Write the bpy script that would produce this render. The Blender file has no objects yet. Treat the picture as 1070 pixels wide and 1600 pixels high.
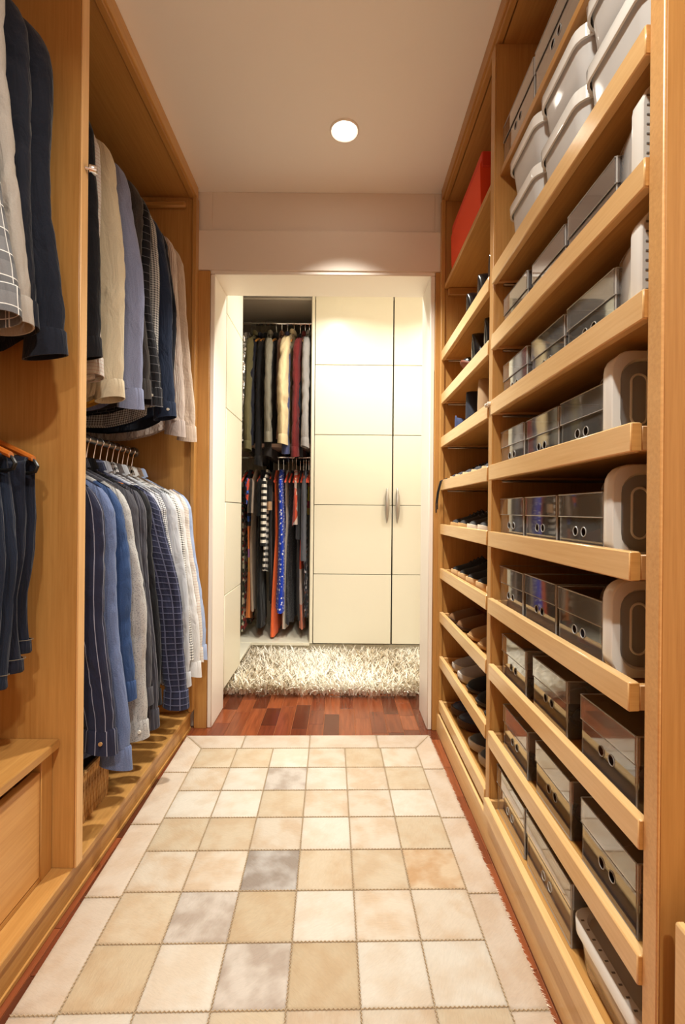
import bpy, bmesh, math, random
import numpy as np
from math import pi, sin, cos, radians

S = bpy.context.scene
COL = S.collection
RND = random.Random(7)

# ---------------------------------------------------------------- camera
cam_d = bpy.data.cameras.new('camera')
cam = bpy.data.objects.new('camera', cam_d)
COL.objects.link(cam)
cam.location = (0, 0, 1.0)
cam.rotation_euler = (pi / 2, radians(-0.5), 0)
cam_d.sensor_fit = 'VERTICAL'
cam_d.sensor_height = 36
cam_d.lens = 36 * 735 / 1600
cam_d.shift_x = 2 / 1600
cam_d.shift_y = -3 / 1600
cam_d.clip_start = 0.02
S.camera = cam

# ---------------------------------------------------------------- world, lamps, exposure
w = bpy.data.worlds.new('world')
S.world = w
w.use_nodes = True
w.node_tree.nodes['Background'].inputs[0].default_value = (1.0, .86, .7, 1)
w.node_tree.nodes['Background'].inputs[1].default_value = 0.05
S.view_settings.view_transform = 'Standard'
S.view_settings.look = 'None'
S.view_settings.gamma = 1
S.view_settings.use_curve_mapping = False
S.view_settings.exposure = 0.80
S.cycles.use_denoising = True
S.cycles.max_bounces = 10
S.cycles.diffuse_bounces = 6
S.cycles.transparent_max_bounces = 40
S.cycles.caustics_reflective = False
S.cycles.caustics_refractive = False
S.cycles.sample_clamp_indirect = 6

CEIL = 2.46
LAMPS = [  # x, y, watts, colour : the recessed ceiling lamps of the dressing corridor and the room beyond, plus an added fill lamp
    (0.0, 1.807, 9.5, (1, .975, .87)),
    (0.0, 0.40, 10, (1, .975, .87)),
    (0.0, -0.85, 16, (1, .975, .87)),  # unseen lamp behind the camera, added as soft fill light
    (-0.05, 2.66, 6.2, (1, .985, .87)),
    (0.75, 2.66, 6.2, (1, .985, .87)),
]
for (lx, ly, lw, lc) in LAMPS:
    d = bpy.data.lights.new('downlight', 'AREA')
    d.shape = 'DISK'; d.size = 0.085; d.energy = lw; d.color = lc; d.spread = radians(92 if 1 < ly < 2 else 150)
    o = bpy.data.objects.new('downlight', d); COL.objects.link(o)
    o.location = (lx, ly, CEIL - 0.012)

# ---------------------------------------------------------------- helpers
def lin(c):
    return tuple(((x / 255) / 12.92 if x / 255 <= .04045 else ((x / 255 + .055) / 1.055) ** 2.4) for x in c)

class MB:
    def __init__(s):
        s.v = []; s.f = []; s.uv = []; s.hasuv = False
    def add(s, V, F, UV=None):
        o = len(s.v)
        s.v.extend([tuple(map(float, p)) for p in V])
        s.f.extend([tuple(i + o for i in f) for f in F])
        if UV is not None: s.hasuv = True; s.uv.extend([tuple(map(float, u)) for u in UV])
        else: s.uv.extend([(0, 0)] * len(V))
        return s
    def box(s, x0, x1, y0, y1, z0, z1, b=.0015):
        b = min(b, (x1 - x0) * .3, (y1 - y0) * .3, (z1 - z0) * .3)
        lo = (x0, y0, z0); hi = (x1, y1, z1); V = []; idx = {}
        for sx in (0, 1):
            for sy in (0, 1):
                for sz in (0, 1):
                    sg = (sx, sy, sz)
                    for ax in range(3):
                        p = []
                        for k in range(3):
                            e = hi[k] if sg[k] else lo[k]
                            if k != ax: e += -b if sg[k] else b
                            p.append(e)
                        idx[(sg, ax)] = len(V); V.append(p)
        F = []
        for ax in range(3):
            a, c = [k for k in range(3) if k != ax]
            for sd in (0, 1):
                q = []
                for (u, t) in ((0, 0), (1, 0), (1, 1), (0, 1)):
                    sg = [0, 0, 0]; sg[ax] = sd; sg[a] = u; sg[c] = t
                    q.append(idx[(tuple(sg), ax)])
                F.append(q)
            for u in (0, 1):
                for t in (0, 1):
                    sg0 = [0, 0, 0]; sg0[a] = u; sg0[c] = t; sg1 = list(sg0); sg1[ax] = 1
                    sg0 = tuple(sg0); sg1 = tuple(sg1)
                    F.append([idx[(sg0, a)], idx[(sg1, a)], idx[(sg1, c)], idx[(sg0, c)]])
        for sx in (0, 1):
            for sy in (0, 1):
                for sz in (0, 1):
                    F.append([idx[((sx, sy, sz), k)] for k in range(3)])
        cx = [(lo[k] + hi[k]) / 2 for k in range(3)]
        G = []
        for f in F:
            p = [np.array(V[i]) for i in f]
            n = np.cross(p[1] - p[0], p[2] - p[0])
            if np.dot(n, sum(p) / len(p) - np.array(cx)) < 0: f = f[::-1]
            G.append(f)
        return s.add(V, G)
    def grid(s, P, UV=None, flip=False):
        P = np.asarray(P); r, c = P.shape[:2]
        F = []
        for i in range(r - 1):
            for j in range(c - 1):
                a = i * c + j
                q = (a, a + 1, a + c + 1, a + c)
                F.append(q[::-1] if flip else q)
        return s.add(P.reshape(-1, 3), F, None if UV is None else np.asarray(UV).reshape(-1, 2))
    def tube(s, path, r, n=8, caps=True, closed=False):
        P = np.array(path, float); m = len(P)
        if closed: T = np.roll(P, -1, 0) - np.roll(P, 1, 0)
        else: T = np.gradient(P, axis=0)
        T /= np.linalg.norm(T, axis=1)[:, None] + 1e-12
        up = np.array([0, 0, 1.0]) if abs(T[0][2]) < .9 else np.array([1.0, 0, 0])
        rr = np.full(m, r) if np.isscalar(r) else np.array(r)
        V = []; N = np.cross(T[0], up); N /= np.linalg.norm(N)
        for i in range(m):
            N = N - T[i] * np.dot(N, T[i]); N /= np.linalg.norm(N) + 1e-12
            B = np.cross(T[i], N)
            for k in range(n):
                a = 2 * pi * k / n
                V.append(P[i] + rr[i] * (cos(a) * N + sin(a) * B))
        F = []
        for i in range(m if closed else m - 1):
            j = (i + 1) % m
            for k in range(n):
                l = (k + 1) % n
                F.append((i * n + k, i * n + l, j * n + l, j * n + k))
        if caps and not closed:
            F.append(tuple(range(n))[::-1]); F.append(tuple((m - 1) * n + k for k in range(n)))
        return s.add(V, F)
    def loft(s, rings, cap0=True, cap1=True, closed=True):
        m = len(rings); n = len(rings[0]); V = [p for r in rings for p in r]; F = []
        for i in range(m - 1):
            for k in range(n if closed else n - 1):
                l = (k + 1) % n
                F.append((i * n + k, i * n + l, (i + 1) * n + l, (i + 1) * n + k))
        if cap0: F.append(tuple(range(n))[::-1])
        if cap1: F.append(tuple((m - 1) * n + k for k in range(n)))
        return s.add(V, F)
    def build(s, name, mat, parent=None, loc=None, smooth=True, ang=40, recalc=True):
        me = bpy.data.meshes.new(name)
        me.from_pydata(s.v, [], s.f)
        if s.hasuv:
            ul = me.uv_layers.new(name='UVMap')
            li = np.empty(len(me.loops), int); me.loops.foreach_get('vertex_index', li)
            ul.data.foreach_set('uv', np.array(s.uv)[li].ravel())
        if recalc and not s.hasuv:
            bm = bmesh.new(); bm.from_mesh(me); bmesh.ops.recalc_face_normals(bm, faces=bm.faces); bm.to_mesh(me); bm.free()
        if smooth:
            me.polygons.foreach_set('use_smooth', [True] * len(me.polygons))
            me.set_sharp_from_angle(angle=radians(ang))
        me.materials.append(mat)
        o = bpy.data.objects.new(name, me); COL.objects.link(o)
        if parent is not None: o.parent = parent
        if loc is not None: o.location = loc
        return o

def B(x0, x1, y0, y1, z0, z1, b=.0015): return MB().box(x0, x1, y0, y1, z0, z1, b)
def thing(name, label, cat, loc=(0, 0, 0), rz=0, group=None):
    o = bpy.data.objects.new(name, None); COL.objects.link(o)
    o.empty_display_size = .05
    o.location = loc; o.rotation_euler = (0, 0, rz)
    return tag(o, label, cat, group)
def tag(o, label, cat, group=None):
    o['label'] = label; o['category'] = cat
    if group: o['group'] = group
    return o
def struct(o):
    o['kind'] = 'structure'; return o
def kids(o): return [c for c in o.children]
def dup(root, loc, rot=None, label=None, group=None, scale=None, mats=None):
    def cp(o, par):
        c = o.copy(); COL.objects.link(c)
        if par is not None: c.parent = par
        for ch in o.children: cp(ch, c)
        return c
    r = cp(root, None)
    r.location = loc
    if rot is not None: r.rotation_euler = rot
    if scale is not None: r.scale = scale
    if label: r['label'] = label
    if group: r['group'] = group
    return r

# ---------------------------------------------------------------- materials
class G:
    def __init__(s, name):
        s.m = bpy.data.materials.new(name); s.m.use_nodes = True
        s.t = s.m.node_tree; s.t.nodes.clear()
        s.out = s.t.nodes.new('ShaderNodeOutputMaterial')
    def n(s, typ, props=None, **ins):
        k = s.t.nodes.new('ShaderNode' + typ)
        for a, b in (props or {}).items(): setattr(k, a, b)
        for a, b in ins.items():
            key = int(a[1:]) if a[0] == 'i' and a[1:].isdigit() else a.replace('_', ' ')
            s.set(k.inputs[key], b)
        return k
    def set(s, sock, val):
        if isinstance(val, bpy.types.NodeSocket): s.t.links.new(val, sock)
        elif isinstance(val, bpy.types.Node): s.t.links.new(val.outputs[0], sock)
        else:
            if sock.type == 'RGBA' and len(val) == 3: val = tuple(val) + (1,)
            sock.default_value = val
    def math(s, op, a, b=0.0, c=None):
        k = s.n('Math', {'operation': op}, i0=a, i1=b)
        if c is not None: s.set(k.inputs[2], c)
        return k.outputs[0]
    def mix(s, f, a, b, mode='MIX'):
        k = s.n('Mix', {'data_type': 'RGBA', 'blend_type': mode})
        s.set(k.inputs[0], f); s.set(k.inputs[6], a); s.set(k.inputs[7], b)
        return k.outputs[2]
    def ramp(s, f, stops, interp='LINEAR'):
        k = s.n('ValToRGB', i0=f); cr = k.color_ramp; cr.interpolation = interp
        while len(cr.elements) < len(stops): cr.elements.new(.5)
        for e, (p, c) in zip(cr.elements, stops):
            e.position = p; e.color = tuple(c) + (1,) if len(c) == 3 else c
        return k.outputs[0]
    def done(s, bs):
        s.t.links.new(bs.outputs[0], s.out.inputs[0]); return s.m

def simple(name, col, rough=.5, metal=0, spec=.5, emis=None, es=0, coat=0):
    g = G(name)
    p = g.n('BsdfPrincipled', Base_Color=lin(col), Roughness=rough, Metallic=metal, Specular_IOR_Level=spec)
    if coat: p.inputs['Coat Weight'].default_value = coat
    if emis: p.inputs['Emission Color'].default_value = lin(emis) + (1,); p.inputs['Emission Strength'].default_value = es
    return g.done(p)

def wood(name, dark, light, axis, rough=.38, fine=160, contrast=.85, spec=.5):
    g = G(name)
    tc = g.n('TexCoord'); oi = g.n('ObjectInfo')
    off = g.n('VectorMath', {'operation': 'SCALE'}, i0=(7.3, 11.7, 5.1)); g.set(off.inputs[3], oi.outputs['Random'])
    ad = g.n('VectorMath', {'operation': 'ADD'}, i0=tc.outputs['Object'], i1=off.outputs[0])
    sc = [1.0, 1.0, 1.0]; sc[axis] = .035
    mp = g.n('Mapping', Vector=ad.outputs[0], Scale=tuple(sc))
    n1 = g.n('TexNoise', Vector=mp, Scale=fine, Detail=4, Roughness=.65)
    sc2 = [1.0, 1.0, 1.0]; sc2[axis] = .16
    mp2 = g.n('Mapping', Vector=ad.outputs[0], Scale=tuple(sc2))
    n2 = g.n('TexNoise', Vector=mp2, Scale=7, Detail=3, Distortion=.6)
    f = g.math('ADD', g.math('MULTIPLY', n1.outputs[0], .62), g.math('MULTIPLY', n2.outputs[0], .38))
    c = g.ramp(f, [(.5 - .2 / contrast, lin(dark)), (.5 + .16 / contrast, lin(light))])
    hv = g.n('HueSaturation', Hue=.5, Saturation=1.0, Color=c)
    g.set(hv.inputs['Value'], g.math('ADD', g.math('MULTIPLY', oi.outputs['Random'], .1), .95))
    bp = g.n('Bump', Strength=.05, Distance=.002, Height=n1.outputs[0])
    p = g.n('BsdfPrincipled', Base_Color=hv.outputs[0], Roughness=rough, Normal=bp, Specular_IOR_Level=spec)
    return g.done(p)

MAPLE_D, MAPLE_L = (164, 114, 56), (194, 145, 82)
W_X = wood('maple_grain_x', MAPLE_D, MAPLE_L, 0)
W_Y = wood('maple_grain_y', MAPLE_D, MAPLE_L, 1)
W_Z = wood('maple_grain_z', MAPLE_D, MAPLE_L, 2)
LIP = wood('pale_maple_tray', (206, 164, 108), (224, 187, 134), 1, rough=.2, spec=.35)
LIPX = wood('pale_maple_end', (190, 140, 84), (216, 170, 110), 0, rough=.35)
PALE_Z = wood('pale_maple_edge', (214, 164, 104), (236, 190, 130), 2, rough=.35)
PANEL_Y = wood('fascia_maple', (190, 140, 76), (214, 166, 100), 1)
HANGW = wood('orange_hanger_wood', (150, 72, 22), (202, 116, 44), 0, rough=.28)
FLOORW = None

def floor_mat():
    g = G('jatoba_plank'); tc = g.n('TexCoord'); oi = g.n('ObjectInfo')
    off = g.n('VectorMath', {'operation': 'SCALE'}, i0=(17.3, 31.7, 5.1)); g.set(off.inputs[3], oi.outputs['Random'])
    ad = g.n('VectorMath', {'operation': 'ADD'}, i0=tc.outputs['Object'], i1=off.outputs[0])
    mp = g.n('Mapping', Vector=ad.outputs[0], Scale=(1, .08, 1))
    n1 = g.n('TexNoise', Vector=mp, Scale=80, Detail=5, Distortion=.4)
    base = g.ramp(oi.outputs['Random'], [(0, lin((92, 44, 26))), (.35, lin((128, 62, 36))), (.7, lin((150, 78, 44))), (1, lin((170, 92, 54)))])
    c = g.mix(g.math('MULTIPLY', n1.outputs[0], .9), base, lin((60, 26, 14)), 'MIX')
    p = g.n('BsdfPrincipled', Base_Color=c, Roughness=.22)
    return g.done(p)
FLOORW = floor_mat()

def plaster(name, col, sc=60):
    g = G(name); tc = g.n('TexCoord')
    n1 = g.n('TexNoise', Vector=tc.outputs['Object'], Scale=sc, Detail=3)
    bp = g.n('Bump', Strength=.04, Distance=.004, Height=n1.outputs[0])
    return g.done(g.n('BsdfPrincipled', Base_Color=lin(col), Roughness=.75, Normal=bp))
CEILM = plaster('ceiling_paint', (246, 243, 240))
WALLM = plaster('wall_paint', (226, 214, 202))
CREAM = simple('cream_lacquer', (236, 231, 212), .32)
CREAMD = simple('cream_joint', (120, 112, 90), .7)
WHITEP = simple('white_door_frame', (240, 232, 222), .4)
METALF = simple('satin_steel', (190, 186, 180), .3, 1)
CHROME = simple('chrome', (225, 225, 228), .08, 1)
DARKM = simple('dark_soft', (24, 22, 22), .7)
BLACKP = simple('black_plastic', (18, 18, 18), .35)
SUBFL = simple('floor_gap', (190, 120, 60), .8)
GREYIN = plaster('grey_laminate', (184, 176, 162))
REDB = simple('red_board', (226, 70, 22), .8)

def cloth(name, col, pat=None, c2=(255, 255, 255), s=.02, w=.12, rough=.85, c3=None, stops=None, weave=1.0, amount=1.0):
    g = G(name)
    uv = g.n('UVMap'); sp = g.n('SeparateXYZ', i0=uv.outputs[0])
    u, v = sp.outputs[0], sp.outputs[1]
    c = None; base = lin(col); d2 = lin(c2)
    def band(x, s_, w_): return g.math('LESS_THAN', g.math('FRACT', g.math('DIVIDE', x, s_)), w_)
    if pat == 'pin': c = g.mix(g.math('MULTIPLY', band(u, s, w), amount), base, d2)
    elif pat == 'hstripe': c = g.mix(g.math('MULTIPLY', band(v, s, w), amount), base, d2)
    elif pat == 'gingham':
        f = g.math('MULTIPLY', g.math('ADD', band(u, s, .5), band(v, s, .5)), .5)
        c = g.mix(g.math('MULTIPLY', f, amount), base, d2)
    elif pat == 'plaid':
        f = g.math('MULTIPLY', g.math('ADD', band(u, s, .4), band(v, s, .4)), .35)
        c0 = g.mix(f, base, lin(c3) if c3 else tuple(x * .4 for x in base))
        l = g.math('MAXIMUM', band(u, s, w), band(v, s, w))
        c = g.mix(g.math('MULTIPLY', l, amount), c0, d2)
    elif pat == 'dots':
        vo = g.n('TexVoronoi', {'feature': 'F1'}, Vector=uv.outputs[0], Scale=1 / s)
        c = g.mix(g.math('LESS_THAN', vo.outputs['Distance'], w), base, d2)
    elif pat == 'speckle':
        no = g.n('TexNoise', Vector=uv.outputs[0], Scale=1 / s, Detail=2)
        c = g.mix(g.ramp(no.outputs[0], [(.5 - w, (0, 0, 0)), (.5 + w, (1, 1, 1))]), base, d2)
    elif pat == 'floral':
        vo = g.n('TexVoronoi', Vector=uv.outputs[0], Scale=1 / s)
        cs = stops or [col, c2]
        c = g.ramp(g.n('SeparateColor', i0=vo.outputs['Color']).outputs[0],
                   [(i / len(cs), lin(x)) for i, x in enumerate(cs)], 'CONSTANT')
    elif pat == 'blocks':
        c = g.ramp(v, [(p_, lin(x)) for p_, x in stops], 'CONSTANT')
    else:
        c = g.mix(0.0, base, base)
    mpv = g.n('Mapping', Vector=uv.outputs[0], Scale=(2.2, .55, 1))
    n1 = g.n('TexNoise', Vector=mpv, Scale=13, Detail=4, Distortion=.8)
    n2 = g.n('TexNoise', Vector=uv.outputs[0], Scale=420, Detail=1)
    vv = g.math('ADD', g.math('ADD', .72, g.math('MULTIPLY', n1.outputs[0], .34)), g.math('MULTIPLY', n2.outputs[0], .22 * weave))
    hv = g.n('HueSaturation', Hue=.5, Saturation=1.0, Color=c); g.set(hv.inputs['Value'], vv)
    bp = g.n('Bump', Strength=.7, Distance=.018, Height=n1.outputs[0])
    p = g.n('BsdfPrincipled', Base_Color=hv.outputs[0], Roughness=rough, Normal=bp, Sheen_Weight=.12, Specular_IOR_Level=.25)
    return g.done(p)

def acrylic(name='clear_acrylic', haze=.085, hc=(.93, .92, .91, 1), tc=(.9, .88, .86, 1)):
    g = G(name)
    fr = g.n('Fresnel', IOR=1.5)
    tr = g.n('BsdfTransparent', Color=tc)
    df = g.n('BsdfDiffuse', Color=hc)
    gl = g.n('BsdfGlossy', Color=(1, 1, 1, 1), Roughness=.04)
    m1 = g.n('MixShader', i0=haze, i1=tr, i2=df)
    m2 = g.n('MixShader', i0=g.math('MINIMUM', g.math('MULTIPLY', fr.outputs[0], 2.5), .9), i1=m1, i2=gl)
    return g.done(m2)
def frosted(name, op, col=(.86, .85, .83, 1)):
    g = G(name)
    fr = g.n('Fresnel', IOR=1.45)
    tr = g.n('BsdfTransparent', Color=(.95, .94, .93, 1))
    df = g.n('BsdfDiffuse', Color=col); tl = g.n('BsdfTranslucent', Color=col)
    a = g.n('MixShader', i0=.22, i1=df, i2=tl)
    m1 = g.n('MixShader', i0=op, i1=tr, i2=a)
    gl = g.n('BsdfGlossy', Color=(1, 1, 1, 1), Roughness=.12)
    return g.done(g.n('MixShader', i0=fr.outputs[0], i1=m1, i2=gl))
LIDP = frosted('clear_lid_panel', .34, (.86, .86, .86, 1))
ACRY = acrylic()
SMOKE = acrylic('smoky_acrylic', .3, (.30, .28, .28, 1), (.62, .59, .58, 1))
ACRYL = acrylic('clear_acrylic_lid', .13)
EDGE = frosted('acrylic_edge', .5, (.9, .89, .87, 1))
FROST = frosted('frosted_plastic', .72, (.95, .945, .94, 1))
LIDW = frosted('milky_lid', .93, (.97, .96, .92, 1))
LEATHER = simple('black_leather', (16, 15, 17), .22)
# ---------------------------------------------------------------- the setting
def wpos(o):
    v = np.zeros(3)
    while o is not None:
        v += np.array(o.location); o = o.parent
    return v
def P(name, mb, mat, parent, **k):
    """build a part from world coordinates under an unrotated parent"""
    off = wpos(parent)
    mb.v = [(a - off[0], b - off[1], c - off[2]) for a, b, c in mb.v]
    return mb.build(name, mat, parent, **k)

floor = struct(B(-1.35, 1.35, -1.5, 3.95, -.06, -.003).build('floor', simple('subfloor', (176, 104, 56), .7)))
kx = -.73
PL = .073
ci = 0
while kx < 1.0:
    y = .55 - RND.random() * .25
    while y < 2.72:
        ln = RND.choice([.15, .19, .22, .26, .31])
        y1 = y + ln
        vis = (y1 > 2.0) or kx < -.58 or (kx + PL > .36 and kx < .46)
        if kx > .46 and y1 < 2.36: vis = False
        if vis:
            mb = B(-PL / 2 + .0007, PL / 2 - .0007, -ln / 2 + .0007, ln / 2 - .0007, -.0025, .0, .0006)
            mb.build('plank', FLOORW, floor, loc=(kx + PL / 2, y + ln / 2, RND.uniform(-.0003, .0003)), smooth=False)
        y = y1
    kx += PL; ci += 1
struct(B(-1.35, 1.35, -1.5, 3.95, CEIL, CEIL + .06).build('ceiling', CEILM))
struct(B(-1.36, -1.32, -1.5, 3.95, 0, CEIL).build('wall_left', WALLM))
struct(B(.875, .915, -1.5, 2.16, 0, CEIL).build('wall_right', WALLM))
struct(B(1.32, 1.36, 2.16, 3.95, 0, CEIL).build('wall_east', WALLM))
struct(B(-1.35, .9, -1.54, -1.5, 0, CEIL).build('wall_rear', WALLM))
struct(B(-1.35, 1.35, 3.92, 3.96, 0, CEIL).build('wall_north', WALLM))
OX0, OX1, OZ = -.585, .400, 2.072
mb = MB()
mb.box(-1.33, OX0 - .02, 2.165, 2.355, 0, CEIL); mb.box(OX1 + .02, 1.34, 2.165, 2.355, 0, CEIL)
mb.box(OX0 - .02, OX1 + .02, 2.165, 2.355, OZ + .02, CEIL)
struct(mb.build('wall_far', WALLM))
struct(B(-.668, .45, 2.143, 2.165, 2.088, 2.272, .003).build('trim_1', WALLM))
struct(B(OX0 - .021, OX0, 2.148, 2.366, 0, OZ, .003).build('trim_2', WHITEP))
struct(B(OX1, OX1 + .021, 2.148, 2.366, 0, OZ, .003).build('trim_3', WHITEP))
struct(B(OX0 - .021, OX1 + .021, 2.148, 2.366, OZ, OZ + .018, .003).build('trim_4', WHITEP))

def ceiling_lamp(x, y, label):
    t = thing('ceiling_lamp', label, 'lamp', (x, y, CEIL), 0, 'recessed ceiling lamps')
    mb = MB(); rings = []
    for (r, z) in ((.056, 0), (.056, -.004), (.052, -.007), (.046, -.004), (.044, -.001)):
        rings.append([(r * cos(a * pi / 16), r * sin(a * pi / 16), z) for a in range(32)])
    mb.loft(rings, False, False)
    mb.build('trim_ring', WHITEP, t)
    mb = MB()
    mb.loft([[(r * cos(a * pi / 16), r * sin(a * pi / 16), z) for a in range(32)] for r, z in ((.044, -.001), (.043, -.004), (.03, -.006), (.006, -.007))], False, True)
    mb.build('bulb', BULB, t)
    return t
BULB = simple('lamp_glow', (255, 250, 240), .5, emis=(255, 246, 232), es=9)
for i, (lx, ly, lw, lc) in enumerate(LAMPS):
    ceiling_lamp(lx, ly, ['round recessed lamp glowing in the middle of the ceiling before the doorway', 'recessed ceiling lamp right above the near end of the corridor',
        'added fill lamp in the ceiling, unseen behind the viewpoint', 'recessed ceiling lamp of the far room, before the open wardrobe',
        'recessed ceiling lamp of the far room, before the closed cream doors'][i])

# ---------------------------------------------------------------- left built-in wardrobe
FX = -.67
lw_ = thing('built_in_wardrobe', 'maple built-in wardrobe with open hanging bays along the left wall', 'wardrobe', (FX, .8, 0))
P('platform', B(-1.29, FX, -.5, 2.135, .07, .09, .003), W_Y, lw_)
P('platform_front', B(-.70, FX - .006, -.5, 2.135, .012, .07), W_Y, lw_)
P('kick_strip', B(-.70, FX - .002, -.5, 2.135, 0, .012), W_Y, lw_)
P('divider', B(-1.29, -.666, 1.187, 1.216, .09, 2.40), W_Z, lw_)
P('divider_edge', B(-.666, -.661, 1.186, 1.217, .09, 2.40), PALE_Z, lw_)
P('end_panel', B(-1.29, -.674, 2.115, 2.135, .09, 2.40), W_Z, lw_)
P('end_trim', B(-.676, -.658, 2.100, 2.142, .09, 2.40, .002), W_Z, lw_)
P('filler_board', B(-.664, -.6065, 2.143, 2.162, 0, 2.086), W_Z, lw_)
P('near_end_panel', B(-1.29, -.666, -.53, -.5, 0, 2.40), W_Z, lw_)
P('back_panel', B(-1.315, -1.29, -.53, 2.135, 0, 2.42), W_Z, lw_)
P('top_panel', B(-1.29, -.685, -.5, 2.135, 2.40, 2.42), W_Y, lw_)
P('fascia', B(-.685, -.662, -.5, 2.142, 2.405, 2.459, .002), PANEL_Y, lw_)
P('fascia_bead', B(-.690, -.668, -.5, 2.142, 2.392, 2.405, .002), W_Y, lw_)
mb = B(-.92, -.705, 2.093, 2.115, 2.345, 2.372, .006)
P('rail_cleat', mb, W_X, lw_)
P('foot_cleat', B(-.84, -.715, 2.093, 2.115, .09, .125, .003), W_X, lw_)
mb = MB(); mb.tube([(-.945, 2.116, 1.345), (-.945, 2.07, 1.335)], [.018, .02], 12); 
P('peg', mb, LIPX, lw_)
mb = MB(); mb.tube([(-.661, 1.20, 1.868), (-.653, 1.204, 1.868), (-.652, 1.204, 1.868), (-.640, 1.211, 1.868), (-.636, 1.213, 1.868)], [.004, .004, .011, .012, .010], 16)
P('knob', mb, CHROME, lw_)

du = thing('drawer_chest', 'low maple drawer chest in the left wardrobe bay, its top used as a shelf', 'drawer', (-.72, .6, .09))
P('top_board', B(-1.28, -.703, -.45, 1.185, .395, .418, .003), W_Y, du)
P('stile', B(-.76, -.722, 1.142, 1.185, .09, .395), W_Z, du)
P('side_panel', B(-1.27, -.76, 1.165, 1.183, .09, .395), W_X, du)
dr = P('drawer', B(-.742, -.722, -.4, 1.138, .105, .36, .002), wood('drawer_front_maple', (190, 136, 74), (218, 168, 104), 1), du)
P('drawer_side', B(-1.2, -.742, 1.112, 1.126, .12, .33), LIPX, dr)
P('drawer_floor', B(-1.2, -.742, -.4, 1.112, .12, .13), W_Y, dr)
P('bottom_rail', B(-.76, -.723, -.45, 1.142, .09, .104), W_Y, du)

# ---------------------------------------------------------------- right built-in shelving
RX = .447
rs = thing('built_in_shelving', 'maple built-in shelving frame of two bays along the right wall', 'shelving', (RX, 1.4, 0))
def post(y0, y1, nm='upright', x=RX):
    u = P(nm, B(x + .004, .85, y0, y1, .09, 2.395), W_Z, rs)
    P(nm + '_edge', B(x, x + .005, y0 - .0005, y1 + .0005, .09, 2.395), LIPX if y0 < 1 else W_Z, u)
post(.660, .690); post(1.402, 1.435); post(2.118, 2.135)
P('end_trim', B(RX - .006, RX + .012, 2.112, 2.142, 0, 2.40, .002), W_Z, rs)
P('filler_board', B(.4215, RX - .003, 2.143, 2.162, 0, 2.086), W_Z, rs)
P('back_panel', B(.85, .872, .66, 2.135, 0, 2.42), W_Z, rs)
P('top_panel', B(RX + .02, .85, .66, 2.135, 2.395, 2.415), W_Y, rs)
P('fascia', B(RX - .003, RX + .02, -.5, 2.142, 2.408, 2.459, .002), W_Y, rs)
P('fascia_bead', B(RX + .004, RX + .026, -.5, 2.142, 2.395, 2.408, .002), W_Y, rs)
P('plinth', B(.4405, .46, .69, 2.135, 0, .088, .002), LIP, rs)
P('fixed_shelf', B(.465, .85, .69, 1.402, 1.998, 2.018), W_Y, rs)
P('fixed_shelf', B(.456, .85, 1.435, 2.118, 1.998, 2.018), W_Y, rs)
P('shelf_cleat', B(.47, .84, 2.096, 2.118, 1.965, 1.998, .003), W_X, rs)

cd = thing('drawer_chest', 'corner of a maple drawer chest at the bottom right edge', 'drawer', (.4445, .3, 0))
P('drawer_front', B(.4445, .458, -.4, .622, .10, .462, .003), LIP, cd)
P('top_board', B(.458, .84, -.4, .61, .44, .46, .003), W_Y, cd)
P('plinth', B(.45, .84, -.4, .62, 0, .10), W_Y, cd)
P('end_board', B(.458, .84, .6, .618, .10, .44), W_Z, cd)

# pull-out trays, nine in each bay
TZ = [1.674, 1.479, 1.285, 1.092, .896, .698, .503, .304, .106]
ORD = ['top', 'second', 'third', 'fourth', 'fifth', 'sixth', 'seventh', 'eighth', 'lowest']
def tray(y0, y1, z, proud, label, gr):
    t = thing('pull_out_tray', label, 'tray', (RX, (y0 + y1) / 2, z), 0, gr)
    h = .045
    x = RX - proud
    P('front_lip', B(x, x + .017, y0, y1, z, z + h, .002), LIP, t)
    P('lip_end', B(x + .0012, x + .0165, y0 - .0006, y0 + .003, z + .0015, z + h - .0015, .0004), W_X, t)
    P('tray_board', B(x + .017, .83, y0 + .012, y1 - .012, z + .008, z + .018), W_Y, t)
    for yy in (y0, y1 - .012):
        P('side_rail', B(x + .017, .83, yy, yy + .012, z + .002, z + .040), LIPX, t)
        P('runner', B(.475, .82, yy + .001, yy + .011, z - .0055, z + .001, .001), METALF, t)
NEAR_HOLDS = ['stacked milky bins', 'grey boxes and a dark-filled bin', 'boxes and a bin with pale contents', 'three clear boxes at eye level',
              'three clear boxes and a grey bin', 'boxes, one with blue shoes', 'three holed boxes with no bin', 'three holed boxes seen from above', 'large boxes near the floor']
FAR_HOLDS = ['black boots', 'a black dress shoe', 'navy and sand shoes', 'pale-toed sneakers', 'tan-soled dark sneakers', 'black shoes with pale toes', 'brown loafers', 'grey sneakers and black slippers', 'navy shoes near the floor']
for i, z in enumerate(TZ):
    pr = .006 + (.004 if i in (3, 4, 5) else 0)
    if i == 8: pr = .017
    y0 = .712 if i in (3, 4, 5) else .6915
    tray(y0, 1.399, z, pr, 'maple tray, %s of the near right bay, holding %s' % (ORD[i], NEAR_HOLDS[i]), 'trays of the near bay')
    tray(1.439, 2.11, z, .003, 'maple tray, %s of the far right bay, holding %s' % (ORD[i], FAR_HOLDS[i]), 'trays of the far bay')

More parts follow.
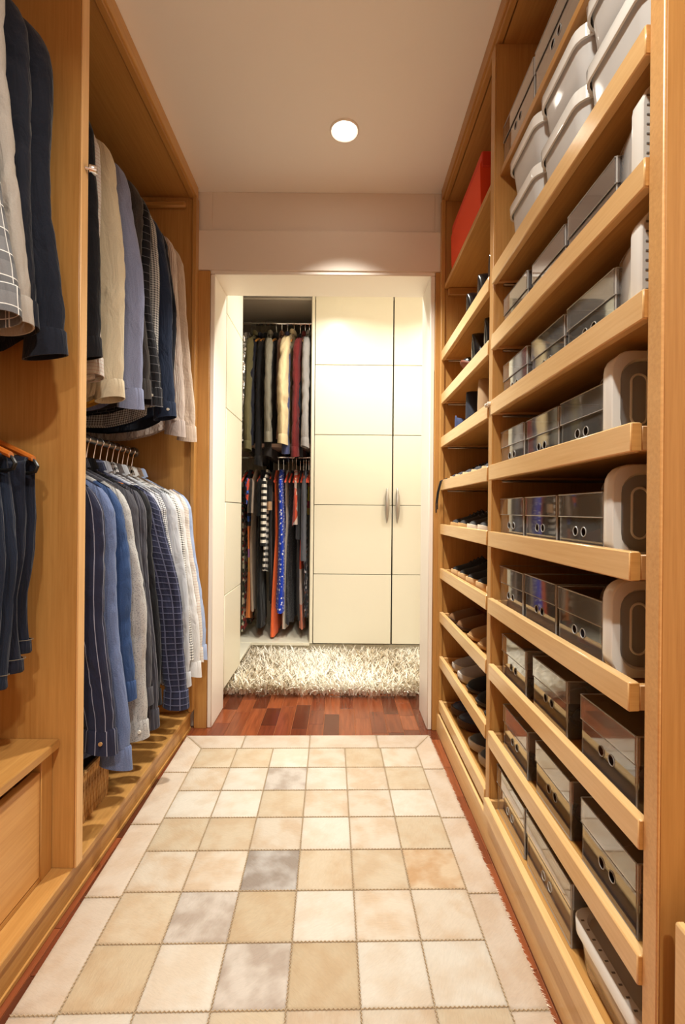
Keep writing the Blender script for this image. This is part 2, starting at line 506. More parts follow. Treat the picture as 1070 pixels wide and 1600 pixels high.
# ---------------------------------------------------------------- far room: cream wardrobes
ROWS = [(.094, .565), (.565, 1.035), (1.035, 1.51), (1.51, 1.984), (1.984, 2.452)]
DY = 3.2
cw = thing('cream_wardrobe', 'tall cream lacquer wardrobe with an open bay and panelled doors in the far room', 'wardrobe', (-.2, DY, 0))
def cdoor(x0, x1, hx):
    d = P('door', B(x0 + .002, x1 - .002, DY + .006, DY + .02, .094, 2.452), CREAMD, cw)
    for (a, b) in ROWS:
        P('door_panel', B(x0 + .0025, x1 - .0025, DY - .012, DY + .006, a + .002, b - .002, .0015), CREAM, d)
    if hx is not None:
        mb = MB(); n = 14; rings = []
        for i in range(n + 1):
            t = i / n; zz = .915 + .235 * t; wd = .0155 * sin(pi * (.04 + .92 * t)) ** .8
            yy = DY - .014 - .026 * sin(pi * t) ** .7
            rings.append([(hx + wd * cos(a * pi / 5), yy + .006 * sin(a * pi / 5) , zz) for a in range(10)])
        mb.loft(rings); P('handle', mb, METALF, d)
cdoor(-.186, .344, .309); cdoor(.348, .874, .379); cdoor(.878, 1.318, None)
P('partition', B(-.208, -.188, DY - .012, 3.86, .094, 2.452), CREAM, cw)
P('left_side', B(-1.02, -1.0, DY, 3.86, .094, 2.452), GREYIN, cw)
P('interior_partition', B(-.214, -.208, DY + .01, 3.86, .094, 2.452), GREYIN, cw)
P('back_panel', B(-1.02, 1.318, 3.86, 3.88, 0, 2.452), GREYIN, cw)
P('top_panel', B(-1.02, 1.318, DY + .02, 3.86, 2.436, 2.452), GREYIN, cw)
P('shelf', B(-1.0, -.214, DY + .05, 3.86, 1.43, 1.455), simple('taupe_shelf', (176, 148, 134), .5), cw)
P('floor_board', B(-1.0, -.208, DY - .01, 3.86, .078, .098), CREAM, cw)
P('plinth', B(-1.0, 1.318, DY + .03, DY + .05, 0, .08), CREAM, cw)

tc_ = thing('tall_cabinet', 'narrow cream cabinet side just inside the doorway on the left', 'cabinet', (-.6, 2.55, 0))
P('carcass', B(-1.28, -.604, 2.374, 2.742, .09, 2.452), CREAMD, tc_)
for (a, b) in ROWS:
    P('front_panel', B(-.606, -.583, 2.372, 2.744, a + .002, b - .002), CREAM, tc_)
P('plinth', B(-1.28, -.64, 2.374, 2.742, 0, .09), CREAM, tc_)
P('corner_shelf', B(-1.0, -.60, 2.742, 3.19, .078, .096, .004), CREAM, tc_)

# ---------------------------------------------------------------- shag rug
sr = thing('shag_rug', 'cream long-pile shag rug lying before the cream wardrobes', 'rug', (.1, 2.85, 0))
P('rug_backing', B(-.61, .9, 2.56, 3.20, .001, .012, .004), simple('rug_base', (196, 182, 156), .95), sr)
def shag():
    g = G('shag_pile'); at = g.n('Attribute', {'attribute_name': 'tone'})
    c = g.ramp(at.outputs['Fac'], [(0, lin((186, 168, 138))), (.3, lin((236, 226, 208))), (.75, lin((250, 246, 236))), (1, lin((255, 253, 248)))])
    return g.done(g.n('BsdfPrincipled', Base_Color=c, Roughness=.6, Specular_IOR_Level=.3))
rng = np.random.default_rng(3)
N = 11000
bx = rng.uniform(-.64, .9, N); by = 2.51 + .69 * rng.random(N)
edge = (by < 2.56)
yaw = rng.uniform(0, 2 * pi, N) + 0.8 * np.sin(bx * 9) ; yaw[edge] = rng.normal(-pi / 2, .7, edge.sum())
ln = rng.uniform(.045, .10, N); lean = rng.uniform(.6, 1.35, N); wd = rng.uniform(.005, .0105, N)
SEG = 4
VV = np.zeros((N, SEG + 1, 2, 3))
dx, dy_ = np.cos(yaw), np.sin(yaw)
x = bx.copy(); y = by.copy(); z = np.full(N, .010)
ca = np.cos(yaw + pi / 2 + rng.normal(0, .5, N)); sa = np.sin(yaw + pi / 2 + rng.normal(0, .5, N))
for k in range(SEG + 1):
    t = k / SEG; ww = wd * (1 - .75 * t ** 2)
    VV[:, k, 0] = np.stack([x - ca * ww / 2, y - sa * ww / 2, z], 1); VV[:, k, 1] = np.stack([x + ca * ww / 2, y + sa * ww / 2, z], 1)
    th = lean * (.35 + 1.1 * t)
    st = ln / SEG
    x = x + dx * np.sin(th) * st; y = y + dy_ * np.sin(th) * st; z = np.maximum(z + np.cos(th) * st, .006)
V_ = VV.reshape(-1, 3) - np.array([.1, 2.85, 0])
b0 = np.arange(N) * (SEG + 1) * 2
F_ = np.concatenate([np.stack([b0 + 2 * k, b0 + 2 * k + 1, b0 + 2 * k + 3, b0 + 2 * k + 2], 1) for k in range(SEG)])
me = bpy.data.meshes.new('pile'); me.from_pydata(V_.tolist(), [], F_.tolist())
at = me.attributes.new('tone', 'FLOAT', 'POINT')
at.data.foreach_set('value', np.repeat(np.clip(rng.beta(2, 2, N) + .25 * np.sin(bx * 7 + 3 * by), 0, 1), (SEG + 1) * 2).astype(np.float32))
me.polygons.foreach_set('use_smooth', [True] * len(me.polygons)); me.materials.append(shag())
pile = bpy.data.objects.new('pile', me); COL.objects.link(pile); pile.parent = sr; pile['kind'] = 'stuff'

# ---------------------------------------------------------------- cowhide patchwork rug
def hide():
    g = G('cowhide'); tc = g.n('TexCoord'); oi = g.n('ObjectInfo')
    off = g.n('VectorMath', {'operation': 'SCALE'}, i0=(37.3, 51.7, 15.1)); g.set(off.inputs[3], oi.outputs['Random'])
    ad = g.n('VectorMath', {'operation': 'ADD'}, i0=tc.outputs['Object'], i1=off.outputs[0])
    rot = g.n('Mapping', {'vector_type': 'POINT'}, Vector=ad.outputs[0])
    cm = g.n('CombineXYZ'); g.set(cm.inputs[2], g.math('MULTIPLY', oi.outputs['Random'], 2.5)); g.set(rot.inputs['Rotation'], cm.outputs[0])
    st = g.n('Mapping', Vector=rot, Scale=(1, .22, 1))
    fur = g.n('TexNoise', Vector=st, Scale=260, Detail=3, Roughness=.7, Distortion=.5)
    big = g.n('TexNoise', Vector=ad.outputs[0], Scale=13, Detail=3)
    mot = g.ramp(big.outputs[0], [(.42, (0, 0, 0)), (.62, (1, 1, 1))])
    amt = g.math('MULTIPLY', mot, oi.outputs['Alpha'])
    tint = g.mix(g.math('GREATER_THAN', oi.outputs['Alpha'], .75), lin((226, 194, 152)), lin((208, 197, 188)))
    dark = g.mix(1.0, oi.outputs['Color'], tint, 'MULTIPLY')
    c = g.mix(amt, oi.outputs['Color'], dark)
    hv = g.n('HueSaturation', Hue=.5, Saturation=1.0, Color=c)
    g.set(hv.inputs['Value'], g.math('ADD', .88, g.math('MULTIPLY', fur.outputs[0], .24)))
    bp = g.n('Bump', Strength=.35, Distance=.004, Height=fur.outputs[0])
    return g.done(g.n('BsdfPrincipled', Base_Color=hv.outputs[0], Roughness=.6, Normal=bp, Sheen_Weight=.15, Specular_IOR_Level=.25))
HIDE = hide()
hr = thing('cowhide_rug', 'pale patchwork cowhide rug of square patches lying along the corridor floor', 'rug', (-.113, 1.446, 0), radians(1.35))
TW, TH = .1487, .1467
gx0, gy1 = -3 * TW, .514
NR = 9
gy0 = gy1 - NR * TH
BW, BF = .092, .11
BR_ = .079
def patch(poly, col, a, parent=hr):
    poly = np.array(poly, float); c = poly.mean(0); n = len(poly)
    rings = []
    for ins, z in ((.0006, .003), (.0015, .0062), (.006, .0085), (.03, .0092)):
        rg = []
        for p in poly:
            d = p - c; L = np.linalg.norm(d)
            q = p - d / L * ins * 1.4
            rg.append((q[0] - c[0], q[1] - c[1], z))
        rings.append(rg)
    mb = MB(); mb.loft(rings, False, True)
    o = mb.build('hide_patch', HIDE, parent, loc=(c[0], c[1], 0), ang=60)
    o.color = tuple(q * .645 for q in lin(col)) + (a,)
C_, B_, T_, W_, G_, O_ = (232, 217, 198), (224, 205, 178), (216, 194, 162), (238, 228, 214), (226, 214, 203), (228, 202, 170)
TILES = ['BBWCBC', 'CWGWCB', 'WWBCCW', 'BBCWCB', 'CCgBBO', 'BGTWCC', 'TWGTWW', 'WWBCCB', 'BCWGBW']
cmap = dict(B=(B_, .35), C=(C_, .45), T=(T_, .3), W=(W_, .3), G=(G_, .8), O=(O_, .74), g=((208, 200, 194), 1.0))
for r, row in enumerate(TILES):
    for c, ch in enumerate(row):
        x0 = gx0 + c * TW; y1 = gy1 - r * TH
        col, a = cmap[ch]; j = RND.uniform(-5, 5)
        patch([(x0, y1 - TH), (x0 + TW, y1 - TH), (x0 + TW, y1), (x0, y1)], tuple(max(0, min(255, q + j)) for q in col), a)
BC = (228, 210, 192)
xl, xr = gx0, gx0 + 6 * TW
def bc():
    j = RND.uniform(-6, 5); return tuple(min(255, q + j) for q in BC)
xs = [xl, xl + 1.1 * TW, xl + 3 * TW, xl + 4.95 * TW, xr]
for k in range(4):
    a, b = xs[k], xs[k + 1]
    ao = a - (BW if k == 0 else 0); bo = b + (BR_ if k == 3 else 0)
    patch([(a, gy1), (b, gy1), (bo, gy1 + BF), (ao, gy1 + BF)], bc(), .3)
ysl = [gy1, gy1 - 1.2 * TH, gy1 - 3.2 * TH, gy1 - 5.1 * TH, gy1 - 7.02 * TH, gy0]
ysr = [gy1, gy1 - 1.1 * TH, gy1 - 3.05 * TH, gy1 - 5.1 * TH, gy1 - 7.05 * TH, gy0]
for k in range(5):
    patch([(xl - BW, ysl[k + 1]), (xl, ysl[k + 1]), (xl, ysl[k]), (xl - BW, ysl[k] + (BF if k == 0 else 0))], bc(), .3)
    patch([(xr, ysr[k + 1]), (xr + BR_, ysr[k + 1]), (xr + BR_, ysr[k] + (BF if k == 0 else 0)), (xr, ysr[k])], bc(), .3)
B(xl - BW + .002, xr + BR_ - .002, gy0, gy1 + BF - .002, .0008, .0045).build('backing', simple('rug_felt', (190, 172, 146), .9), hr)
# zigzag stitches along every seam
SV = []; SF = []
def dash(p, q, wv=.0007, z0=.006, z1=.0088):
    p = np.array(p); q = np.array(q); d = q - p; d = d / np.linalg.norm(d); nn = np.array([-d[1], d[0]]) * wv / 2
    o = len(SV)
    for e in (p - nn, p + nn, q + nn, q - nn): SV.append((e[0], e[1], z1))
    for e in (p - nn * 2, p + nn * 2, q + nn * 2, q - nn * 2): SV.append((e[0], e[1], z0))
    SF.extend([(o, o + 1, o + 2, o + 3), (o, o + 4, o + 5, o + 1), (o + 1, o + 5, o + 6, o + 2), (o + 2, o + 6, o + 7, o + 3), (o + 3, o + 7, o + 4, o)])
def seam(p, q, st=.0045, amp=.0017):
    p = np.array(p); q = np.array(q); L = np.linalg.norm(q - p); d = (q - p) / L; nn = np.array([-d[1], d[0]])
    k = 0; s = 0
    while s < L:
        sg = 1 if k % 2 else -1
        dash(p + d * s - nn * amp * sg, p + d * min(L, s + st) + nn * amp * sg); s += st; k += 1
for c in range(7): seam((gx0 + c * TW, gy0), (gx0 + c * TW, gy1))
for r in range(NR): seam((xl, gy1 - r * TH), (xr, gy1 - r * TH))
for k in (1, 2, 3): seam((xs[k], gy1), (xs[k], gy1 + BF))
for k in (1, 2, 3, 4): seam((xl - BW, ysl[k]), (xl, ysl[k])); seam((xr, ysr[k]), (xr + BR_, ysr[k]))
seam((xl, gy1), (xl - BW, gy1 + BF)); seam((xr, gy1), (xr + BR_, gy1 + BF))
st_ = MB().add(SV, SF).build('stitching', simple('tan_thread', (186, 166, 138), .8), hr, smooth=False)
st_['kind'] = 'stuff'
# short hair fringe along the two long edges of the hide rug
SV = []; SF = []
for k in range(1500):
    side = k % 2; yy = RND.uniform(gy0, gy1 + BF); xx = (xr + BR_) if side else (xl - BW)
    sg = 1 if side else -1; L = RND.uniform(.003, .010) if side else RND.uniform(.001, .004); a = RND.uniform(-.9, .5)
    o = len(SV)
    SV += [(xx - sg * .004, yy - .0012, .006), (xx - sg * .004, yy + .0012, .006), (xx + sg * L * cos(a), yy + L * sin(a), .0015)]
    SF.append((o, o + 1, o + 2))
fr_ = MB().add(SV, SF).build('hair_fringe', simple('hide_hair', (228, 212, 192), .7), hr, smooth=False); fr_['kind'] = 'stuff'
# ---------------------------------------------------------------- garments
def sm(a, b, x):
    t = np.clip((x - a) / (b - a), 0, 1); return t * t * (3 - 2 * t)

def shirt(name, label, cat, group, loc, mat, L=.86, SL=.68, sw=.205, hw=.225, flare=.075, ty=.015, seed=0, rz=0, cuffm=None, fold=.009, fe=.85,
          jacket=False, hem=.05, buttons=None, sb=.021, sa=.050, nz=30, nc=44, collar=True, arms=(1, -1), cuff=True):
    rg = np.random.default_rng(seed)
    t = thing(name, label, cat, loc, rz, group)
    # body
    s = np.concatenate([np.linspace(0, .09, 7)[:-1], np.linspace(.09, L, nz - 6)])
    th = np.linspace(pi / 2, pi / 2 + 2 * pi, nc + 1)
    k1, k2, k3 = rg.uniform(22, 34), rg.uniform(45, 70), rg.uniform(9, 16); p1, p2, p3 = rg.uniform(0, 6, 3)
    bcre = [(rg.uniform(-hw, hw), rg.uniform(.1, L), rg.uniform(.008, .02), rg.uniform(.06, .2), rg.uniform(-.007, .007), rg.uniform(-.5, .5)) for _ in range(14)]
    P_ = np.zeros((len(s), nc + 1, 3)); U = np.zeros((len(s), nc + 1, 2))
    for i, si in enumerate(s):
        if si < .085: wd = .05 + (sw - .05) * (si / .085) ** .95
        else: wd = sw + (hw - sw) * sm(.085, L * .9, si)
        tk = ty * (.75 + .25 * sm(0, .2, si)) + .003
        c, sn = np.cos(th), np.sin(th)
        x = wd * np.sign(c) * np.abs(c) ** .65
        A = fold * (.12 + .88 * sm(.12, L * .85, si))
        y = tk * np.sign(sn) * np.abs(sn) ** .8 + A * (.55 * np.sin(k1 * x + p1 + si * 1.7) + .35 * np.sin(k2 * x + p2 - si * 2.3) + .4 * np.sin(k3 * x + p3 + si * 4))
        y += .002 * np.sin(si * 37 + 9 * x + p1)
        for (cx_, cs_, sx_, ss_, am_, tl_) in bcre:
            y += am_ * np.exp(-((x - cx_ - tl_ * (si - cs_)) / sx_) ** 2 - ((si - cs_) / ss_) ** 2)
        tt = si / L
        z = -si + hem * (np.abs(x) / hw) ** 2.2 * tt ** 7 + 0 * x
        P_[i] = np.stack([x, y, z], 1)
        U[i, :, 0] = np.concatenate([[0], np.cumsum(np.linalg.norm(np.diff(P_[i], axis=0), axis=1))]); U[i, :, 1] = si
    MB().grid(P_, U, True).build('torso', mat, t, ang=180)
    # sleeves
    n = 44; m = 24
    for sd in arms:
        rows = []; uvs = []
        tt = np.concatenate([np.linspace(0, .08, 6)[:-1], np.linspace(.08, 1, n - 5)])
        q1, q2, q3 = rg.uniform(0, 6, 3); fl = flare * rg.uniform(.85, 1.1)
        yb = rg.uniform(-.006, .002); bend = rg.uniform(.3, 1); elb = rg.uniform(-.010, .014)
        creases = [(rg.uniform(.1, .97), rg.uniform(0, 6.28), rg.uniform(-.14, .14), rg.uniform(.010, .028), rg.uniform(.12, .34)) for _ in range(13)]
        for ti in tt:
            cx = sw - .005 + fl * ti ** fe + .006 * sin(ti * 7 + q1)
            cz = -.068 - SL * ti
            cy = yb - .006 * sin(pi * ti) * bend
            cap = min(1, .42 + .58 * math.sqrt(min(1, ti / .075)))
            a = (sa * (1 - .22 * ti - .10 * float(sm(.93, 1, np.array(ti))))) * cap; b = sb * (1 - .1 * ti) * cap
            ph = np.linspace(pi / 2, pi / 2 + 2 * pi, m + 1)
            wr = 1 + .07 * np.sin(2 * ph + ti * 8 + q1) + (.09 * np.sin(ti * 46 + 2.2 * np.sin(ph + q2)) * (.25 + .75 * np.exp(-((ti - .5) / .16) ** 2) + .8 * sm(.8, 1, np.array(ti)))) * .6 \
                + .10 * np.sin(4 * ph + q3 + 3 * ti)
            for (ct, cp, sl_, wd_, am) in creases:
                dd = (ti - ct) + sl_ * np.sin(ph - cp)
                wr = wr - am * np.exp(-(dd / wd_) ** 2) * (.5 + .5 * np.cos(ph - cp))
            x = cx + a * np.cos(ph) * (1 + .22 * (wr - 1)) + elb * math.exp(-((ti - .5) / .22) ** 2); y = cy + b * np.sin(ph) * wr
            zz = np.full(m + 1, cz) - (.6 * a * (1 - ti) ** 3) * np.cos(ph)
            rows.append(np.stack([sd * x, y, zz], 1))
            uvs.append(np.stack([ph * .03, np.full(m + 1, ti * SL + .3)], 1))
        sl = MB().grid(np.array(rows), np.array(uvs), sd > 0).build('sleeve', mat, t, ang=180)
        if cuff:
            rows = []; uvs = []
            base = rows_last = None
            cl = .062
            prof = [(-.03, .90), (.05, .97), (.5, 1.0), (1, 1.06), (1.0, .98), (.5, .94)]
            for (f, g_) in prof:
                x = sw - .005 + fl + .006 * sin(7 + q1) + sa * .80 * g_ * np.cos(ph); y = yb + sb * .98 * g_ * np.sin(ph)
                rows.append(np.stack([sd * x, y, np.full(m + 1, -.066 - SL - cl * f) + .008 * np.sin(ph * 1 + q2) * f], 1))
                uvs.append(np.stack([ph * .03, np.full(m + 1, f * cl)], 1))
            cu = MB().grid(np.array(rows), np.array(uvs), sd > 0).build('cuff', cuffm or mat, sl, ang=60)
            if buttons and sd > 0:
                mb = MB(); bx = sw - .005 + fl + sa * .35; by = yb - sb * 1.08
                mb.tube([(bx, by, -.066 - SL - cl * .5), (bx, by - .003, -.066 - SL - cl * .5)], .0055, 10)
                mb.build('button', buttons, sl)
    if collar:
        rows = []
        for (r, z, f) in ((1.0, -.004, 1), (1.0, .026, 1), (.98, .036, 1.0), (1.12, .03, 1.25), (1.35, -.002, 1.5)):
            ph = np.linspace(pi / 2, pi / 2 + 2 * pi, 21)
            rows.append(np.stack([.056 * r * np.cos(ph), .017 * f * np.sin(ph), np.full(21, z) - .012 * (np.sin(ph) < -.5) * (f > 1.3)], 1))
        uvc = np.stack([np.tile(np.linspace(0, .25, 21), (5, 1)), np.tile(np.linspace(0, .06, 5)[:, None], (1, 21))], 2)
        MB().grid(np.array(rows), uvc, True).build('collar', mat, t, ang=50)
    if buttons:
        # front placket with buttons
        zs = np.linspace(-.05, -L + .02, 24); rows = []; uvp = []
        for zz in zs:
            A = fold * (.12 + .88 * float(sm(.12, L * .85, -zz)))
            r = []; 
            for xx in (-.018, -.006, .006, .018):
                yy = -ty * 1.0 - .003 + A * (.55 * sin(k1 * xx + p1 - zz * 1.7) + .35 * sin(k2 * xx + p2 + zz * 2.3) + .4 * sin(k3 * xx + p3 - zz * 4)) - .0025
                r.append((xx, yy, zz))
            rows.append(r); uvp.append([(xx + .3, -zz) for xx in (-.018, -.006, .006, .018)])
        MB().grid(np.array(rows), np.array(uvp)).build('placket', mat, t, ang=60)
        for zz in np.linspace(-.12, -L + .05, 7):
            A = fold * (.12 + .88 * float(sm(.12, L * .85, -zz)))
            yy = -ty - .006 + A * (.55 * sin(p1 - zz * 1.7) + .35 * sin(p2 + zz * 2.3) + .4 * sin(p3 - zz * 4))
            MB().tube([(0, yy, zz), (0, yy - .003, zz)], .0058, 10).build('button', buttons, t)
    return t

import re
def short(lb):
    return re.split(r',| showing| on the| at the| next| behind| beside| right| in the| between| hanging| against| reaching| near | just| half| second| third| last| left| with ', lb)[0]
def hook_mb(zr=.11, r=.0018, rr=.0165):
    pts = [(0, 0, -.004), (0, 0, .03), (.002, 0, .055)]
    # the hook rises in the x-z plane and closes over the rail, which runs along y
    for k in range(9):
        a = -1.0 + k * (pi + .9) / 8
        pts.append((rr * cos(a) + .0, 0, zr + rr * sin(a)))
    return MB().tube(pts, r, 6)
def hanger(loc, label, mat=HANGW, group='wooden hangers', rz=0, zr=.11, half=.195, hookm=CHROME, rr=.0165, tk=.0055, zo=0):
    t = thing('clothes_hanger', label, 'hanger', loc, rz, group)
    hook_mb(zr, .0018, rr).build('hook', hookm, t)
    xs_ = np.linspace(-half, half, 15); mb = MB(); rings = []
    for x in xs_:
        z = zo - .011 - .074 * (abs(x) / half) ** 1.25 * half / .195; h = .011 - .003 * abs(x) / half
        rings.append([(x, tk * cos(a * pi / 4), z + h * sin(a * pi / 4)) for a in range(8)])
    mb.loft(rings); mb.build('shoulder_bar', mat, t)
    return t

def rail(p0, p1, r, mat, label, group, loc=None):
    p0 = np.array(p0); p1 = np.array(p1)
    t = thing('hanging_rail', label, 'rail', tuple(p0), 0, group)
    d = p1 - p0
    MB().tube([(0, 0, 0), tuple(d)], r, 14).build('tube', mat, t)
    u = d / np.linalg.norm(d)
    for q in (np.zeros(3), d - u * .012):
        MB().tube([tuple(q), tuple(q + u * .012)], r * 1.9, 14).build('bracket', mat, t)
    return t
RAILX_U, RAILZ_U = -.965, 2.325
RAILX_L, RAILZ_L = -.93, 1.25
rail((RAILX_U, 1.217, RAILZ_U), (RAILX_U, 2.114, RAILZ_U), .0115, CHROME, 'upper clothes rail in the far left bay, hung with shirts', 'wardrobe rails')
rail((RAILX_L, 1.217, RAILZ_L), (RAILX_L, 2.114, RAILZ_L), .0115, METALF, 'lower clothes rail in the far left bay, crowded with hooks', 'wardrobe rails')
rail((RAILX_U, -.499, RAILZ_U), (RAILX_U, 1.186, RAILZ_U), .0115, CHROME, 'upper clothes rail in the near left bay, hung with dark shirts', 'wardrobe rails')
rail((-.935, -.499, 1.30), (-.935, 1.186, 1.30), .0115, CHROME, 'lower clothes rail in the near left bay, hung with jeans', 'wardrobe rails')

BTN_W = simple('pearl_button', (232, 226, 214), .3)
BTN_B = simple('horn_button', (176, 140, 96), .3)
NAVY = (22, 27, 42)
m_navyden = cloth('navy_denim', (20, 25, 40), 'speckle', (14, 19, 32), .003, .2)
m_navy = cloth('navy_cotton', (21, 25, 38))
m_black = cloth('black_cotton', (20, 20, 26))
m_greige = cloth('greige_linen', (164, 156, 148))
m_gplaid = cloth('grey_plaid', (120, 122, 126), 'plaid', (226, 226, 224), .046, .045, c3=(62, 64, 70))
m_dkblue = cloth('dark_blue_denim', (48, 62, 96))
m_offwhite = cloth('off_white_stripe', (208, 202, 196), 'hstripe', (186, 150, 140), .012, .12)
m_cream = cloth('cream_twill', (206, 194, 168))
m_slate = cloth('slate_blue_oxford', (140, 148, 178), 'speckle', (118, 126, 160), .002, .2)
m_char = cloth('brown_charcoal', (66, 60, 58), 'speckle', (52, 48, 46), .003, .2)
m_bplaid = cloth('black_plaid', (26, 26, 32), 'plaid', (112, 112, 118), .03, .05, c3=(14, 14, 18))
m_gcheck = cloth('grey_check', (206, 206, 206), 'gingham', (70, 72, 78), .009)
m_navych = cloth('blue_navy', (30, 42, 66))
m_pstripe = cloth('rose_stripe', (214, 202, 192), 'pin', (150, 122, 112), .006, .35)
m_tstripe = cloth('taupe_check', (212, 196, 180), 'gingham', (168, 146, 130), .005)
m_taupe = cloth('taupe_plain', (178, 164, 158))
m_pin = cloth('navy_pinstripe', (34, 38, 62), 'pin', (150, 154, 176), .020, .07)
m_chamb = cloth('chambray', (112, 128, 168), 'speckle', (86, 102, 142), .0025, .22)
m_denim = cloth('mid_denim', (58, 84, 132), 'speckle', (44, 68, 110), .002, .2)
m_speck = cloth('grey_speckle', (180, 180, 180), 'dots', (134, 134, 138), .004, .3)
m_charst = cloth('charcoal_stripe', (56, 56, 66), 'pin', (104, 104, 116), .011, .14)
m_charpl = cloth('charcoal', (70, 70, 78))
m_navypl = cloth('navy_plaid', (40, 44, 70), 'plaid', (96, 100, 128), .022, .12, c3=(20, 22, 38))
m_gcheck2 = cloth('white_navy_gingham', (222, 222, 226), 'gingham', (30, 32, 44), .0085)
m_lgrey = cloth('light_grey_stripe', (178, 181, 194), 'pin', (150, 152, 168), .008, .3)
m_grey = cloth('mid_grey', (138, 140, 150))
m_white = cloth('white_poplin', (212, 212, 214))
m_palegr = cloth('pale_grey_weave', (184, 187, 195))
m_lblue = cloth('light_blue_poplin', (156, 172, 206))
m_wblack = cloth('black_white_gingham', (230, 228, 226), 'gingham', (18, 18, 22), .010)

UP = 'shirts on the upper far rail'
zU = RAILZ_U - .11
upper = [
    (1.345, m_black, dict(L=.83, SL=.66, flare=.047), 'nearly black shirt on the upper rail, half hidden by the wooden divider'),
    (1.405, m_offwhite, dict(L=.88, SL=.70, flare=.03, sw=.19, fe=1.6), 'off-white shirt with striped cuff behind the nearly black one on the upper rail'),
    (1.475, m_cream, dict(L=.90, SL=.75, flare=.046, sa=.056), 'cream twill shirt with long creased sleeve on the upper rail'),
    (1.52, cloth('mustard_cotton', (206, 158, 66)), dict(L=.905, SL=.5, flare=-.01, sw=.17, hw=.21, sa=.04), 'mustard shirt showing only its hem below the cream one on the upper rail'),
    (1.565, m_slate, dict(L=.90, SL=.755, flare=.075, sa=.054), 'slate blue oxford shirt next to the cream one on the upper rail'),
    (1.640, m_char, dict(L=.88, SL=.70, flare=.055), 'brown-charcoal shirt on the upper rail, between slate blue and black plaid'),
    (1.710, m_bplaid, dict(L=.88, SL=.715, flare=.07, sa=.054), 'black plaid shirt with open dark cuff on the upper rail'),
    (1.775, m_gcheck, dict(L=.91, SL=.70, flare=.04), 'grey and white checked shirt, a thin strip on the upper rail'),
    (1.840, m_navych, dict(L=.90, SL=.735, flare=.07, sa=.054), 'blue-navy shirt with pearl button on the upper rail'),
    (1.915, m_navy, dict(L=.91, SL=.70, flare=.05), 'plain navy shirt between blue-navy and rose-striped ones on the upper rail'),
    (1.985, m_pstripe, dict(L=.93, SL=.78, flare=.06, sa=.054), 'rose-and-beige striped shirt second from the far end of the upper rail'),
    (2.055, m_tstripe, dict(L=.90, SL=.79, flare=.085, sa=.052), 'taupe finely checked shirt, last on the upper rail by the end panel'),
]
for i, (y, m, kw, lb) in enumerate(upper):
    shirt('shirt', lb, 'shirt', UP, (RAILX_U, y, zU), m, seed=i + 1, rz=radians(RND.uniform(-2, 2)), buttons=BTN_W if i in (6, 8) else None,
          cuffm=m_taupe if i == 10 else None, **kw)
    hanger((RAILX_U, y, zU), 'wooden hanger holding the %s of the upper far rail' % short(lb), group='hangers of the upper far rail')

LO = 'shirts on the lower far rail'
zL = RAILZ_L - .11
lower = [
    (1.300, m_pin, dict(L=.87, SL=.68, flare=.085, sa=.058, sb=.024), 'navy pinstripe shirt at the near end of the lower rail, buttons down its front'),
    (1.368, m_chamb, dict(L=.90, SL=.76, flare=.095, sa=.056, sb=.024), 'pale chambray shirt hanging next to the navy pinstripe one'),
    (1.435, m_denim, dict(L=.82, SL=.60, flare=.085), 'mid-blue denim shirt with rolled cuff on the lower rail'),
    (1.500, m_speck, dict(L=.90, SL=.74, flare=.08, sa=.056), 'grey-white dotted shirt right behind the blue denim one'),
    (1.553, m_charpl, dict(L=.84, SL=.66, flare=.07), 'plain charcoal shirt behind the dotted one on the lower rail'),
    (1.605, m_charst, dict(L=.90, SL=.75, flare=.085), 'charcoal shirt with fine stripes on the lower rail'),
    (1.657, m_black, dict(L=.86, SL=.71, flare=.075), 'soft black shirt in the middle of the lower rail'),
    (1.712, m_navypl, dict(L=.88, SL=.735, flare=.125, sa=.058, sb=.024), 'dark navy plaid shirt with wide cuff in the middle of the lower rail'),
    (1.762, m_lgrey, dict(L=.88, SL=.66, flare=.075), 'light grey striped shirt just beyond the navy plaid one'),
    (1.808, m_gcheck2, dict(L=.88, SL=.68, flare=.085), 'white and navy gingham shirt with tiny checks on the lower rail'),
    (1.856, m_grey, dict(L=.86, SL=.69, flare=.085), 'plain mid-grey shirt on the lower rail between two gingham ones'),
    (1.902, m_palegr, dict(L=.86, SL=.735, flare=.105, sa=.052), 'pale grey shirt with long cuff on the lower rail'),
    (1.948, m_wblack, dict(L=.84, SL=.63, flare=.075), 'black and white gingham shirt near the far end of the lower rail'),
    (1.992, m_white, dict(L=.84, SL=.715, flare=.105, sa=.052), 'white poplin shirt third from the far end of the lower rail'),
    (2.036, m_offwhite, dict(L=.82, SL=.675, flare=.09), 'off-white shirt hanging between the white and light blue ones'),
    (2.082, m_lblue, dict(L=.82, SL=.67, flare=.115, sa=.052), 'light blue poplin shirt, last on the lower rail by the doorway'),
]
RAT = [-0.473, -0.44, -0.431, -0.401, -0.394, -0.385, -0.374, -0.322, -0.336, -0.329, -0.324, -0.31, -0.304, -0.2925, -0.289, -0.28]
for i, (y, m, kw, lb) in enumerate(lower):
    kw['flare'] = RAT[i] * y - RAILX_L - .207 - kw.get('sa', .050) * .78
    shirt('shirt', lb, 'shirt', LO, (RAILX_L, y, zL), m, seed=i + 41, ty=.012, fold=.007, rz=radians(RND.uniform(-2, 2)),
          buttons=BTN_B if i == 0 else (BTN_W if i == 3 else None), sw=.212, **kw)
    hanger((RAILX_L, y, zL), 'wire-hooked hanger holding the %s of the lower far rail' % short(lb), group='hangers of the lower far rail')

